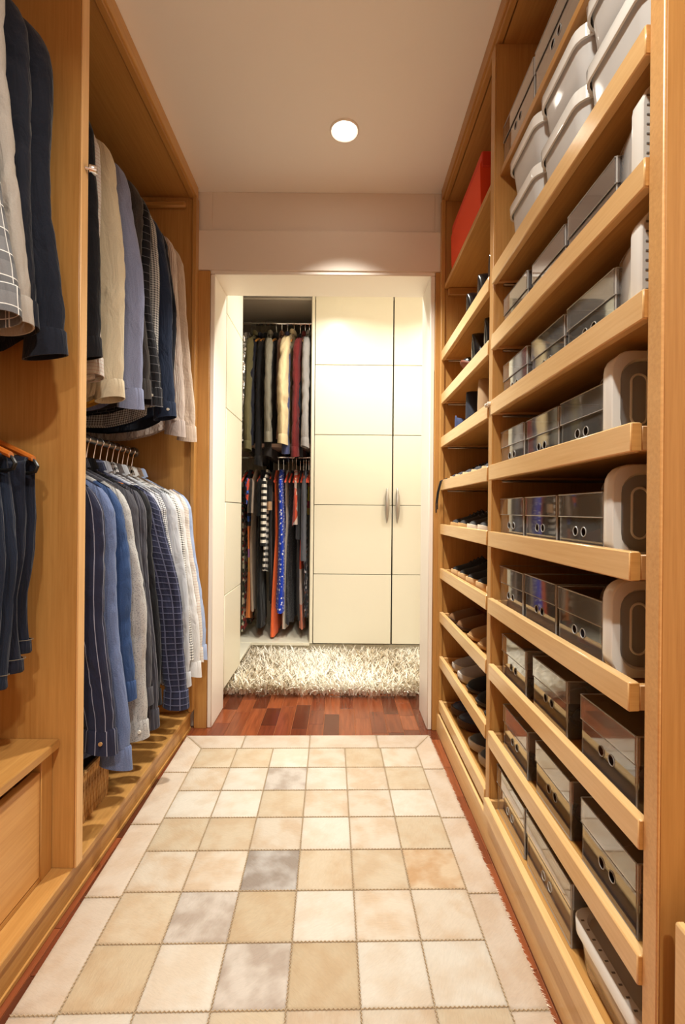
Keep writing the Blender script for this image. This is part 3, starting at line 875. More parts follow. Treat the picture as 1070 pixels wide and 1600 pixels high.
NU = 'shirts on the upper near rail'
nearup = [
    (1.115, m_navyden, dict(L=.86, SL=.735, flare=.06, sa=.062, sb=.028), 'navy denim shirt against the divider in the near left bay'),
    (1.045, m_navy, dict(L=.84, SL=.69, flare=.045, sa=.058, sb=.026, fe=1.2), 'plain navy shirt in the near left bay, left of the denim one'),
    (.975, m_greige, dict(L=.85, SL=.72, flare=.085, sa=.056, sb=.028, fe=1.5), 'light greige linen shirt with wide sleeve in the near left bay'),
    (.905, m_gplaid, dict(L=.86, SL=.73, flare=.105, sa=.056, sb=.028, fe=1.5), 'grey plaid shirt with white lines in the near left bay'),
    (.835, m_dkblue, dict(L=.90, SL=.79, flare=.10, sa=.05, fe=1.5), 'dark blue shirt at the left edge of the near bay'),
]
for i, (y, m, kw, lb) in enumerate(nearup):
    shirt('shirt', lb, 'shirt', NU, (RAILX_U, y, zU), m, seed=i + 71, ty=.016, rz=radians(RND.uniform(-2, 2)), buttons=BTN_W if i == 2 else None, **kw)
    hanger((RAILX_U, y, zU), 'wooden hanger holding the %s of the near left bay' % short(lb), group='hangers of the upper near rail')

# jeans folded over the bars of three wooden hangers, near left bay
m_j1 = cloth('indigo_jeans', (26, 32, 50), 'speckle', (20, 24, 40), .002, .2)
m_j2 = cloth('black_jeans', (30, 30, 36), 'speckle', (22, 22, 27), .002, .2)
m_j3 = cloth('blue_jeans', (32, 42, 62), 'speckle', (24, 32, 50), .002, .2)
THREAD = simple('pale_stitch', (104, 92, 76), .8)
def jeans(loc, mat, label, La=.52, Lb=.50, seed=0, half=.105):
    half = half if True else half
    t = thing('folded_jeans', label, 'jeans', loc, radians(RND.uniform(-3, 3)), 'jeans folded over hangers')
    rg = np.random.default_rng(seed); q = rg.uniform(0, 6, 4)
    path = []
    for s in np.linspace(-La, 0, 26)[:-1]: path.append((-.017, s, s))
    for a in np.linspace(pi, 0, 7): path.append((.017 * cos(a), .017 * sin(a), 0))
    for s in np.linspace(0, -Lb, 26)[1:]: path.append((.017, s, -s))
    n = 28; rows = []; uvs = []; tot = 0; last = None
    th = np.linspace(pi / 2, pi / 2 + 2 * pi, n + 1)
    for (yy, zz, s) in path:
        if last is not None: tot += math.hypot(yy - last[0], zz - last[1])
        last = (yy, zz)
        d = abs(zz)
        wdt = half * float(np.interp(d, [0, .04, .12, .2, .3, .5, .6], [.98, 1.03, 1.16, 1.12, .92, .86, .84])) * (1 + .03 * sin(d * 22 + q[0]))
        ang = 0 if zz < -.001 else math.atan2(zz, yy)
        b = .012 + .004 * sin(d * 20 + q[1])
        x = wdt * np.sign(np.cos(th)) * np.abs(np.cos(th)) ** .6 + .012 * sin(d * 9 + q[2])
        o = b * np.sin(th) * (1 + .25 * np.sin(x * 60 + q[3])) + .005 * np.sin(x * 30 + d * 12 + q[1]) * min(1, d / .1)
        if zz > -.0005: ny, nz = yy / .017, zz / .017
        else: ny, nz = (1 if yy > 0 else -1), 0
        rows.append(np.stack([x, yy + o * abs(ny) * (1 if ny >= 0 else 1), zz + o * nz], 1))
        uvs.append(np.stack([np.linspace(0, .5, n + 1), np.full(n + 1, tot)], 1))
    MB().grid(np.array(rows), np.array(uvs)).build('legs', mat, t, ang=180)
    for e, idx in (('hem', 0), ('hem', -1)):
        r0 = rows[idx]; c = r0.mean(0)
        mb = MB(); rr_ = []
        for dz, g_ in ((.03, 1.0), (.028, 1.012), (.002, 1.03), (-.002, 1.0)):
            w_ = (r0 - c) * np.array([g_, 1.12 * g_, 0]) + np.array([c[0], c[1], r0[0][2] + dz]); rr_.append(w_)
        uvh = np.stack([np.tile(np.linspace(0, .5, n + 1), (4, 1)), np.tile(np.linspace(0, .04, 4)[:, None], (1, n + 1))], 2)
        h = mb.grid(np.array(rr_), uvh, True).build('hem', mat, t, ang=60)
        mb = MB(); mb.tube([tuple((p - c) * np.array([1.06, 1.28, 0]) + np.array([c[0], c[1], r0[0][2] + .030])) for p in r0[:-1]], .0008, 4, closed=True)
        mb.build('stitch_line', THREAD, h)
    return t
def bar_hanger(loc, label):
    t = hanger(loc, label, group='trouser hangers', zr=.115, half=.215, tk=.009, zo=.020)
    mb = MB(); pts = [(-.205, 0, -.075), (-.216, 0, -.085), (-.216, 0, -.100), (-.205, 0, -.106)]
    pts += [(x, 0, -.106) for x in np.linspace(-.19, .205, 8)] + [(.219, 0, -.102), (.224, 0, -.090), (.217, 0, -.078), (.205, 0, -.072)]
    mb.tube(pts, .0045, 8); mb.build('trouser_bar', BLACKP, t)
    return t
for i, (y, m, lb, la, lb_) in enumerate([
    (1.10, m_j1, 'dark indigo jeans folded over the hanger nearest the divider', .475, .44),
    (1.025, m_j3, 'blue jeans with wide turned hem, second hanger from the divider', .555, .50),
    (.95, m_j2, 'black jeans hanging at the left edge of the picture', .50, .47)]):
    bar_hanger((-.935, y, 1.186), ['wooden trouser hanger with black bar, nearest the divider', 'wooden trouser hanger, second from the divider', 'wooden trouser hanger, third from the divider'][i])
    jeans((-.832, y, 1.098), m, lb, la, lb_, 90 + i)

# seagrass basket and a small striped basket on the left platform
def basket(loc, size, label, h):
    t = thing('woven_basket', label, 'basket', loc, 0)
    hx, hy = size[0] / 2, size[1] / 2
    def outline(gx, gy, r=.015, n=5):
        pts = []
        for (sx, sy, a0) in ((1, 1, 0), (-1, 1, pi / 2), (-1, -1, pi), (1, -1, 3 * pi / 2)):
            for k in range(n):
                a = a0 + k * pi / 2 / (n - 1)
                pts.append((sx * (gx - r) + r * cos(a), sy * (gy - r) + r * sin(a)))
        return pts
    mb = MB(); o1 = outline(hx - .006, hy - .006); o2 = outline(hx - .014, hy - .014)
    mb.loft([[(x, y, 0) for x, y in o1], [(x, y, h) for x, y in o1], [(x, y, h) for x, y in o2], [(x, y, .01) for x, y in o2]], True, True)
    mb.build('liner', simple('basket_liner', (120, 84, 44), .9), t)
    g = G('seagrass'); oi = g.n('ObjectInfo'); tc = g.n('TexCoord')
    nz_ = g.n('TexNoise', Vector=tc.outputs['Object'], Scale=70, Detail=3)
    c = g.ramp(nz_.outputs[0], [(.3, lin((140, 98, 52))), (.7, lin((206, 160, 98)))])
    sg = g.done(g.n('BsdfPrincipled', Base_Color=c, Roughness=.8))
    per = 2 * (size[0] + size[1]); n = int(per / .0085); ol = np.array(outline(hx - .004, hy - .004, n=8)); olc = np.vstack([ol, ol[:1]])
    cum = np.concatenate([[0], np.cumsum(np.linalg.norm(np.diff(olc, axis=0), axis=1))])
    shared = []
    for k in range(4):
        mb = MB(); q = RND.uniform(0, 6)
        mb.tube([(.0012 * sin(s * 9 + q), .0012 * cos(s * 7 + q), h * s) for s in np.linspace(0, 1, 7)], [.0043 + .0007 * sin(s * 40 + q) for s in np.linspace(0, 1, 7)], 6)
        shared.append(mb.build('strand', sg, t))
    for k in range(n):
        d = cum[-1] * k / n; x = np.interp(d, cum, olc[:, 0]); y = np.interp(d, cum, olc[:, 1])
        if k < 4: shared[k].location = (x, y, 0)
        else:
            c_ = shared[k % 4].copy(); COL.objects.link(c_); c_.parent = t; c_.location = (x, y, 0)
    MB().tube([(x, y, h - .004) for x, y in ol], .007, 6, closed=True).build('rim', sg, t)
    return t
basket((-.885, 1.36, .09), (.30, .31), 'woven seagrass basket under the pinstripe shirt', .145)
bb = thing('storage_box', 'dark low box with white stripes behind the seagrass basket', 'box', (-.90, 1.80, .09))
B(-.09, .09, -.08, .08, 0, .10, .006).build('body', simple('dark_fabric_box', (38, 34, 32), .8), bb)
for k in range(6):
    B(.09, .0915, -.072 + k * .026, -.062 + k * .026, .004, .096, .0004).build('stripe', simple('white_stripe', (232, 226, 214), .7), bb)
B(-.094, .094, -.084, .084, .1, .112, .003).build('lid', simple('dark_lid', (48, 42, 38), .8), bb)

# ---------------------------------------------------------------- clothes of the far wardrobe
FZ, FY = 2.37, 3.47
rail((-.999, FY, FZ), (-.215, FY, FZ), .012, CHROME, 'bright rail at the top of the open wardrobe bay in the far room', 'far room rails')
FZ2 = 1.385
rail((-.999, FY, FZ2), (-.215, FY, FZ2), .010, CHROME, 'lower rail under the shelf of the open wardrobe bay', 'far room rails')
BR = 'coats on the top rail of the far wardrobe'
jk = [
    (-.610, (112, 104, 70), 0, dict(L=.80, SL=.66), 'olive jacket beside the silver garment bag'),
    (-.576, (24, 26, 44), -6, dict(L=.80, SL=.62), 'dark navy jacket right of the olive one'),
    (-.545, (28, 26, 28), 0, dict(L=.86, SL=.76), 'black long coat left of the grey tweed jacket'),
    (-.508, (152, 146, 130), 8, dict(L=.74, SL=.60), 'grey tweed jacket on the far top rail'),
    (-.468, (44, 40, 40), -4, dict(L=.84, SL=.70), 'black jacket between grey tweed and brown ones'),
    (-.430, (126, 84, 62), 6, dict(L=.70, SL=.58), 'brown suede jacket on the far top rail'),
    (-.392, (76, 84, 128), 6, dict(L=.80, SL=.68), 'slate blue jacket left of the cream one'),
    (-.347, (232, 210, 166), -8, dict(L=.74, SL=.62, sa=.066, sb=.034), 'cream jacket with stitched wide cuff on the far top rail'),
    (-.303, (34, 38, 48), 4, dict(L=.82, SL=.70), 'dark grey-blue jacket right behind the cream one'),
    (-.270, (122, 38, 40), -8, dict(L=.80, SL=.70), 'maroon jacket on the far top rail'),
    (-.2415, (158, 154, 154), 0, dict(L=.78, SL=.64), 'light grey knitted jacket at the right end of the far top rail'),
]
ORANGE = simple('amber_hanger', (206, 140, 62), .35)
for i, (x, col, a, kw, lb) in enumerate(jk):
    kw.setdefault('sa', .052); kw.setdefault('sb', .028); kw['L'] += .075; kw['SL'] += .07
    x = -.640 + (x + .61) * 1.07
    yo = [-0.02, 0.02, 0.03, -0.025, 0.02, -0.01, 0, -0.05, 0.04, -0.01, -0.035][i]
    shirt('jacket', lb, 'jacket', BR, (x, FY + yo, FZ - .11), cloth('jacket_cloth', col, 'speckle', tuple(c * .82 for c in col), .003, .2), seed=i + 120, rz=radians(-90 + a), ty=.010,
          fold=.005, flare=.06, sw=.20, hw=.21, hem=.02, nz=20, nc=28, **kw)
    hanger((x, FY, FZ - .11), 'amber wooden hanger holding the %s in the far wardrobe' % short(lb), ORANGE, 'hangers of the far top rail', rz=radians(-90))
# stitched letters along the cuff of the cream jacket
# silver garment bag
def foil():
    g = G('silver_foil'); tc = g.n('TexCoord')
    vo = g.n('TexVoronoi', {'feature': 'F1'}, Vector=tc.outputs['Object'], Scale=34)
    n1 = g.n('TexNoise', Vector=tc.outputs['Object'], Scale=28, Detail=3)
    bp = g.n('Bump', Strength=1, Distance=.02, Height=g.math('ADD', vo.outputs['Distance'], n1.outputs[0]))
    return g.done(g.n('BsdfPrincipled', Base_Color=(.72, .70, .68), Metallic=.85, Roughness=.22, Normal=bp))
gb = thing('garment_bag', 'crumpled silver garment bag hanging at the left edge of the open bay', 'garment bag', (-.673, FY, FZ - .03))
rows = []; rg = np.random.default_rng(5)
for s in np.linspace(0, 1, 40):
    hy = .03 + .26 * min(1, (s / .12)) ** .6; hx = .018 + .012 * min(1, s / .2)
    th = np.linspace(0, 2 * pi, 33)
    rr_ = 1 + .10 * np.sin(th * 5 + s * 30) + .07 * np.sin(th * 9 - s * 55) + .05 * rg.normal(size=33); rr_[-1] = rr_[0]
    rows.append(np.stack([hx * np.cos(th) * rr_, hy * np.sign(np.sin(th)) * np.abs(np.sin(th)) ** .7 * (1 + .04 * (rr_ - 1)), np.full(33, -.06 - .82 * s)], 1))
MB().grid(np.array(rows)).build('bag', foil(), gb, ang=25)
mb = MB(); mb.tube([(0, 0, -.07), (0, 0, -.02), (0, .008, .0), (0, .018, .03), (0, .0, .048), (0, -.016, .032)], .0018, 6); mb.build('hook', CHROME, gb)

def dress(label, loc, mat, L, seed, rz=0, w0=.17, w1=.17, tk=.016, fold=.006, sleeves=None, cat='dress', drop=0, nm='dress', group='dresses on the low far rail', slm=None):
    rg = np.random.default_rng(seed); t = thing(nm, label, cat, loc, rz, group)
    s = np.linspace(0, L, 24); th = np.linspace(pi / 2, pi / 2 + 2 * pi, 37)
    k1, k2 = rg.uniform(30, 50), rg.uniform(70, 100); p1, p2, p3 = rg.uniform(0, 6, 3)
    P_ = []; U = []
    for si in s:
        sh = min(1, (si + .02) / .09); t_ = si / L
        wd = (.05 + (w0 - .05) * sh) * (1 - .18 * math.exp(-((t_ - .35) / .12) ** 2)) * (1 - t_) + (w1 * t_ if t_ > 0 else 0) * 1.0
        wd = max(wd, .05)
        x = wd * np.sign(np.cos(th)) * np.abs(np.cos(th)) ** .7
        A = fold * (.2 + .8 * t_)
        y = tk * (.7 + .5 * t_) * np.sign(np.sin(th)) * np.abs(np.sin(th)) ** .8 + A * (np.sin(k1 * x + p1 + 2 * si) + .5 * np.sin(k2 * x + p2 - 3 * si)) + .006 * sin(si * 5 + p3)
        z = -drop - si + .012 * np.sin(x * 25 + p1) * t_ ** 4
        q = np.stack([x, y, z + 0 * x], 1); P_.append(q)
        U.append(np.stack([np.concatenate([[0], np.cumsum(np.linalg.norm(np.diff(q, axis=0), axis=1))]), np.full(37, si)], 1))
    MB().grid(np.array(P_), np.array(U), True).build('gown' if cat == 'dress' else 'cloth', mat, t, ang=180)
    if sleeves:
        for sd in (1, -1):
            rows = []; uvs = []; ph = np.linspace(0, 2 * pi, 15)
            for ti in np.linspace(0, 1, 14):
                c_ = min(1, .4 + ti * 6)
                rows.append(np.stack([sd * (w0 - .005 + sleeves[1] * ti + .042 * c_ * np.cos(ph) * (1 + .1 * np.sin(ti * 25 + ph))), -.004 + .019 * c_ * np.sin(ph), np.full(15, -.07 - sleeves[0] * ti - drop)], 1))
                uvs.append(np.stack([ph * .03, np.full(15, ti * sleeves[0])], 1))
            MB().grid(np.array(rows), np.array(uvs), sd > 0).build('sleeve', slm or mat, t, ang=180)
    return t
CORAL = simple('coral_velvet', (236, 92, 62), .7)
zz2 = FZ2 - .10
def dh(x, rz=-90, mat=CORAL, lb='coral velvet hanger on the low rail of the far wardrobe'):
    hanger((x, FY, zz2), lb, mat, 'coral hangers of the far low rail', rz=radians(rz), zr=.10, half=.212, rr=.0145, tk=.0065)
multi = cloth('tropical_print', (30, 30, 60), 'blocks', stops=[(0, (26, 26, 56)), (.12, (190, 60, 50)), (.16, (40, 44, 96)), (.33, (60, 110, 220)), (.37, (24, 24, 40)), (.40, (238, 130, 66)), (.56, (170, 110, 170)), (.62, (206, 150, 80)), (.72, (240, 140, 70))])
colorbl = cloth('tan_black_blocks', (30, 28, 30), 'blocks', stops=[(0, (30, 28, 30)), (.16, (176, 140, 106)), (.22, (34, 32, 34))])
rug_print = cloth('coral_print', (230, 120, 100), 'floral', c2=(240, 220, 210), s=.06, stops=[(238, 128, 104), (240, 190, 172), (236, 214, 204), (226, 96, 70)])
dlist = [
    (-.640, cloth('snake_print', (60, 60, 52), 'floral', s=.02, stops=[(40, 44, 40), (206, 200, 176), (70, 80, 60), (150, 40, 36)]), dict(L=1.14, w0=.17), 'patterned dark green dress at the left end of the low far rail'),
    (-.610, multi, dict(L=1.05, w0=.20, sleeves=(.18, .03), slm=cloth('navy_coral_print', (36, 36, 84), 'floral', s=.03, stops=[(36, 36, 84), (210, 80, 60), (60, 110, 210), (26, 26, 40)])), 'multicoloured dress with orange skirt at the left of the low far rail'),
    (-.578, cloth('taupe_jersey', (168, 148, 130)), dict(L=1.0, w0=.18, sleeves=(.24, .05), slm=cloth('taupe_black_sleeve', (170, 150, 134), 'pin', (40, 36, 36), .06, .35)), 'taupe dress with wide sleeve next to the multicoloured one'),
    (-.540, cloth('black_jersey', (24, 24, 26)), dict(L=1.10, w0=.19, w1=.20, tk=.022, sleeves=(.26, .04)), 'long black dress in the low far rail'),
    (-.500, cloth('black_white_stripes', (18, 18, 18), 'hstripe', (240, 236, 226), .042, .5), dict(L=.72, w0=.185, sleeves=(.46, .045)), 'top with bold black and white striped sleeve'),
    (-.468, colorbl, dict(L=.95, w0=.18, sleeves=(.22, .03)), 'black dress with a tan band across the chest'),
    (-.436, cloth('orange_crepe', (240, 108, 58)), dict(L=1.16, w0=.17, w1=.22, tk=.02), 'long orange dress reaching the wardrobe floor'),
    (-.402, cloth('blue_polka', (26, 62, 190), 'dots', (232, 236, 248), .021, .30), dict(L=.98, w0=.185, w1=.235, tk=.026), 'royal blue dress with white dots'),
    (-.368, cloth('ivory_knit', (204, 194, 182)), dict(L=1.12, w0=.17, w1=.2), 'long ivory dress right of the blue dotted one'),
    (-.342, cloth('dotted_charcoal', (48, 48, 58), 'dots', (120, 120, 130), .01, .25), dict(L=1.1, w0=.16, w1=.2), 'charcoal dress with tiny dots on the low far rail'),
    (-.316, rug_print, dict(L=.40, w0=.20, tk=.02, w1=.22), 'short coral printed top on the low far rail'),
    (-.290, cloth('leather_grey', (60, 60, 64), rough=.5), dict(L=1.06, w0=.18, w1=.16, sleeves=(.42, .04)), 'dark grey leather-like dress on the low far rail'),
    (-.268, cloth('grey_red_print', (150, 140, 138), 'blocks', stops=[(0, (120, 116, 118)), (.45, (220, 84, 52)), (.7, (206, 190, 180)), (.95, (200, 120, 96))]), dict(L=1.13, w0=.17, w1=.22), 'grey dress with coral panel on the low far rail'),
    (-.252, cloth('grey_jersey', (84, 86, 96)), dict(L=.62, w0=.19, w1=.21, sleeves=(.56, .05)), 'grey jersey cardigan on the low far rail'),
    (-.234, cloth('black_floral', (28, 28, 34), 'floral', s=.018, stops=[(24, 24, 30), (40, 40, 48), (60, 62, 72), (200, 196, 200), (30, 30, 36), (190, 110, 80)]), dict(L=1.02, w0=.18, w1=.21), 'black floral dress at the right of the low far rail'),
    (-.2225, cloth('yellow_red_print', (226, 190, 40), 'blocks', stops=[(0, (226, 120, 60)), (.12, (230, 200, 50)), (.22, (206, 40, 40)), (.27, (220, 180, 40)), (.32, (88, 80, 66))]), dict(L=1.0, w0=.14, w1=.16, tk=.006, fold=.002), 'yellow and red printed dress, last on the low far rail'),
]
for i, (x, m, kw, lb) in enumerate(dlist):
    x2 = -.690 + (x + .64) * 1.105
    kw.setdefault('tk', .013)
    dress(lb, (x2, FY + [0.02, -0.02, -0.035, -0.01, -0.05, 0.0, 0.01, -0.045, 0.02, 0.03, -0.03, 0.01, 0.02, -0.035, -0.01, -0.02][i], zz2), m, seed=200 + i, rz=radians(-90 + RND.uniform(-5, 5)), **kw)
    dh(x2, lb='coral velvet hanger holding the %s in the far wardrobe' % short(lb))
# ---------------------------------------------------------------- clear shoe boxes
def rrect(hx, hy, r, n=4):
    pts = []
    for (sx, sy, a0) in ((1, 1, 0), (-1, 1, pi / 2), (-1, -1, pi), (1, -1, 3 * pi / 2)):
        for k in range(n + 1):
            a = a0 + k * pi / 2 / n
            pts.append((sx * (hx - r) + r * cos(a), sy * (hy - r) + r * sin(a)))
    return pts
def panel_with_holes(w, h, holes, r, x):
    """front panel in the y-z plane at x, with round holes cut through it"""
    bm = bmesh.new()
    def ring(pts):
        vs = [bm.verts.new((x, a, b)) for a, b in pts]
        return [bm.edges.new((vs[i], vs[(i + 1) % len(vs)])) for i in range(len(vs))]
    es = ring([(-w, 0), (w, 0), (w, h), (-w, h)])
    for (hy, hz) in holes: es += ring([(hy + r * cos(a * pi / 8), hz + r * sin(a * pi / 8)) for a in range(16)])
    bmesh.ops.triangle_fill(bm, use_beauty=True, edges=es)
    bm.verts.index_update()
    V = [tuple(v.co) for v in bm.verts]; F = [tuple(v.index for v in f.verts) for f in bm.faces]
    bm.free(); return V, F
def acrylic_box(loc, label, w=.172, d=.33, h=.122, lidh=.046, rz=0, group='clear shoe boxes', am=None):
    t = thing('clear_shoe_box', label, 'shoe box', loc, rz, group)
    hw = w / 2; bh = h - .004
    # body: origin under the middle of the front face; x runs into the tray
    mb = MB()
    V, F = panel_with_holes(hw - .004, bh, [(-.016, .047), (.016, .047)], .0092, 0); mb.add(V, F)
    o = [(0, hw - .004), (.004, hw), (d, hw), (d, -hw), (.004, -hw), (0, -(hw - .004))]
    mb.loft([[(x, y, 0) for x, y in o], [(x, y, bh) for x, y in o]], False, False, closed=False)
    mb.add([(0, -hw, .001), (d, -hw, .001), (d, hw, .001), (0, hw, .001)], [(0, 1, 2, 3)])
    mb.build('body', am or ACRY, t, smooth=False)
    mb = MB()
    for yy in (-hw + .002, hw - .002):
        mb.tube([(.002, yy, 0), (.002, yy, bh)], .0016, 6)
    mb.tube([(.001, -hw + .003, .002), (.001, hw - .003, .002)], .0016, 6)
    mb.build('corner_edge', EDGE, t)
    for s in (-1, 1):
        MB().tube([(-.0006, s * .016 + .0092 * cos(a * pi / 8), .047 + .0092 * sin(a * pi / 8)) for a in range(16)], .0009, 5, closed=True).build('hole_rim', EDGE, t)
    mb = MB(); e = .0022
    o = [(-e, hw - .002), (.004, hw + e), (d + e, hw + e), (d + e, -hw - e), (.004, -hw - e), (-e, -(hw - .002))]
    mb.loft([[(x, y, h - lidh) for x, y in o], [(x, y, h) for x, y in o]], False, True)
    ld = mb.build('lid', am or ACRYL, t, smooth=False)
    mb = MB()
    mb.tube([(-e, -hw, h), (-e, hw, h)], .0013, 6); mb.tube([(-e, -hw, h - lidh), (-e, hw, h - lidh)], .0010, 6)
    for yy in (-hw - e * .5, hw + e * .5):
        mb.tube([(0, yy, h - lidh), (0, yy, h)], .0016, 6); mb.tube([(0, yy, h), (d, yy, h)], .0013, 6)
    mb.build('lid_edge', EDGE, ld)
    return t

# ---------------------------------------------------------------- shoes
def shoe_mats(nm, up, sole, rough=.7, lace=None, inner=(40, 30, 24)):
    return (simple(nm + '_upper', up, rough), simple(nm + '_sole', sole, .6), simple(nm + '_lace', lace or up, .8), simple(nm + '_lining', inner, .85))
def shoe(label, loc, mats, kind='sneaker', L=.275, W=.098, rz=0, group=None, tilt=0):
    """toe points to -x; origin on the sole under the toe tip; rz turns it"""
    t = thing('shoe' if kind != 'boot' else 'ankle_boot', label, 'shoe' if kind != 'boot' else 'boot', loc, rz, group)
    up, sol, lac, lin_ = mats
    def half(u, s):   # half width of the sole along its length, u from toe 0 to heel 1
        b = W / 2 * (math.sin(pi * min(1, (u + .012) / .62) * .5) ** .55 if u < .31 else 1 - .22 * sm(.31, .72, u) - 0 * u)
        b = W / 2 * float(np.interp(u, [0, .03, .08, .16, .30, .5, .7, .85, .94, .98, 1], [.18, .46, .70, .90, 1.0, .88, .74, .74, .66, .5, .2]))
        return b
    sh = {'sneaker': .030, 'dress': .012, 'loafer': .014, 'slipper': .014, 'boot': .022}[kind]
    U = [0, .012, .03, .06, .1, .16, .24, .32, .42, .52, .62, .72, .82, .9, .95, .98, 1]
    lift = (lambda u: .010 * max(0, 1 - u / .22) ** 2)
    # sole
    ol = [(u * L, half(u, 1)) for u in U]
    outl = [(x, y) for x, y in ol] + [(x, -y) for x, y in ol[::-1]]
    mb = MB(); rings = []
    for (g_, zz) in ((.94, 0), (1.0, .003), (1.03, sh * .6), (1.01, sh)):
        rings.append([(L / 2 + (x - L / 2) * (1 + (g_ - 1) * .4), y * g_, zz + lift(x / L) + (0 if zz > 0 else 0)) for x, y in outl])
    mb.loft(rings); mb.build('sole', sol, t, ang=50)
    if kind in ('dress', 'boot'):
        ol2 = [(x, y) for x, y in outl if x > .70 * L]
        B(.72 * L, .99 * L, -W * .33, W * .33, -.0, .006, .003).build('heel', sol, t)
    # upper
    top = {'sneaker': [.034, .046, .052, .056, .066, .084, .092, .085, .080, .082, .090, .092],
           'dress': [.022, .036, .042, .046, .056, .072, .078, .070, .060, .060, .072, .076],
           'loafer': [.020, .034, .042, .048, .056, .066, .068, .056, .050, .052, .062, .064],
           'slipper': [.024, .038, .044, .050, .058, .068, .060, .044, .040, .044, .056, .058],
           'boot': [.030, .048, .054, .058, .068, .094, .135, .150, .155, .155, .155, .150]}[kind]
    uu = [0, .03, .08, .16, .28, .42, .50, .60, .72, .84, .95, 1]
    op = {'sneaker': .50, 'dress': .50, 'loafer': .46, 'slipper': .42, 'boot': .52}[kind]
    rings = []; m = 15; us = np.concatenate([np.linspace(.0, .12, 6), np.linspace(.16, .97, 18), [.985, 1.0]])
    for u in us:
        b = half(u, 1) * 1.0; z1 = float(np.interp(u, uu, top)); z0 = sh * .6 + lift(u)
        ring = []
        isop = (u > op and u < .985) and kind != 'boot'
        for k in range(m):
            a = pi * k / (m - 1)
            y = b * cos(a) * (1 - .30 * (sin(a) ** 2) * (.3 if u < .3 else 1)) * 1.0
            f = sin(a) ** .62
            zz = z0 + (z1 - z0) * f
            if isop:   # collar opening: pull the crown down inside
                ctr = sin(a)
                if ctr > .86:
                    zz = z0 + (z1 - z0) * (.98 - .75 * min(1, (ctr - .86) / .1) * min(1, (u - op) / .06))
            ring.append((u * L * .985 + .002, y * .97, zz))
        rings.append(ring)
    MB().loft(rings, True, True, closed=False).build('upper', up, t, ang=65)
    # lining in the opening
    mb = MB(); ol3 = [(u * L, half(u, 1) * .55) for u in np.linspace(op + .05, .95, 8)]
    zt = float(np.interp(.75, uu, top)) * (.60 if kind != 'boot' else .5)
    pts = [(x, y) for x, y in ol3] + [(x, -y) for x, y in ol3[::-1]]
    mb.loft([[(x, y, zt - .006) for x, y in pts], [(x, y, zt) for x, y in pts]]); mb.build('lining', lin_, t)
    if kind in ('sneaker', 'dress'):
        mb = MB()
        for k in range(4 if kind == 'sneaker' else 3):
            u = .30 + .058 * k; z1 = float(np.interp(u, uu, top)); b = half(u, 1) * .42
            mb.tube([(u * L, -b, z1 - .006), (u * L - .004, -b * .4, z1 + .0035), (u * L + .004, b * .4, z1 + .0035), (u * L, b, z1 - .006)], .0022, 6)
        mb.build('laces', lac, t)
    if kind == 'sneaker':
        mb = MB(); cap = []
        for u in list(us[:6]) + [.15]:
            b = half(u, 1) * 1.04; z1 = (float(np.interp(u, uu, top)) + .002) * .78; z0 = sh * .5 + lift(u)
            cap.append([(u * L * .985 + .0005, b * cos(pi * k / 14) * (1 - .09 * sin(pi * k / 14) ** 2), z0 + (z1 - z0) * sin(pi * k / 14) ** .62) for k in range(15)])
        mb.loft(cap, True, True, closed=False)
        mb.build('toe_cap', sol, t)
    if kind in ('loafer',):
        mb = MB(); pts = []
        for k in range(9):
            a = pi * k / 8; u = .30 + .02 * sin(a); pts.append((u * L, half(u, 1) * .72 * cos(a), .018 + (float(np.interp(u, uu, top)) - .015) * sin(a) ** .55))
        mb.tube(pts, .003, 6); mb.build('strap', lac, t)
    return t

# ---------------------------------------------------------------- contents of the near bay
BOXZ = .0185
m_in = [shoe_mats('dark_pump', (34, 26, 26), (60, 44, 34), .4), shoe_mats('wine_flat', (84, 40, 30), (50, 36, 28), .5),
        shoe_mats('navy_flat', (36, 40, 60), (70, 52, 40), .5), shoe_mats('tan_flat', (150, 104, 66), (60, 44, 34), .5), shoe_mats('beads', (60, 70, 120), (170, 80, 50), .5)]
inner_proto = []
for i, mm in enumerate(m_in):
    inner_proto.append(shoe('proto', (0, 0, 0), mm, ['loafer', 'slipper', 'dress', 'loafer', 'slipper'][i], L=.245, W=.074))
used_proto = [False] * len(inner_proto)
COLN = ['dark brown', 'wine-brown', 'navy', 'tan', 'blue']
ROWN = ['topmost', 'second', 'third', 'fourth', 'fifth', 'sixth', 'seventh', 'eighth', 'lowest']
POSN = ['nearest', 'middle', 'farthest']
box_proto = None
def put_box(x, y, z, label, **k):
    global box_proto
    if box_proto is None or k:
        b = acrylic_box((x, y, z), label, **k)
        if not k: box_proto = b
        return b
    return dup(box_proto, (x, y, z), label=label)
def fill(x, y, z, idx, where, order=0):
    for s in (-1, 1):
        lb = '%s shoe, %s of the pair in the %s' % (COLN[idx], 'nearer' if s < 0 else 'farther', where)
        L = (x + .022 + (.012 if s < 0 else 0), y + s * .040, z + .003)
        if not used_proto[idx]:
            o = inner_proto[idx]; o.location = L; used_proto[idx] = True; o['label'] = lb; o['group'] = 'shoes inside the clear boxes'
        else:
            o = dup(inner_proto[idx], L, label=lb, group='shoes inside the clear boxes')
ys3 = {1: [.905, 1.10, 1.295], 2: [.905, 1.10, 1.295], 3: [.93, 1.125, 1.31], 4: [.935, 1.13, 1.31], 5: [.935, 1.13, 1.31], 6: [.835, 1.075, 1.285], 7: [.83, 1.055, 1.27]}
pick = {1: [0, 1, 0], 2: [0, 2, 0], 3: [2, 0, 3], 4: [3, 2, 1], 5: [4, 2, 3], 6: [1, 0, 1], 7: [0, 1, 3]}
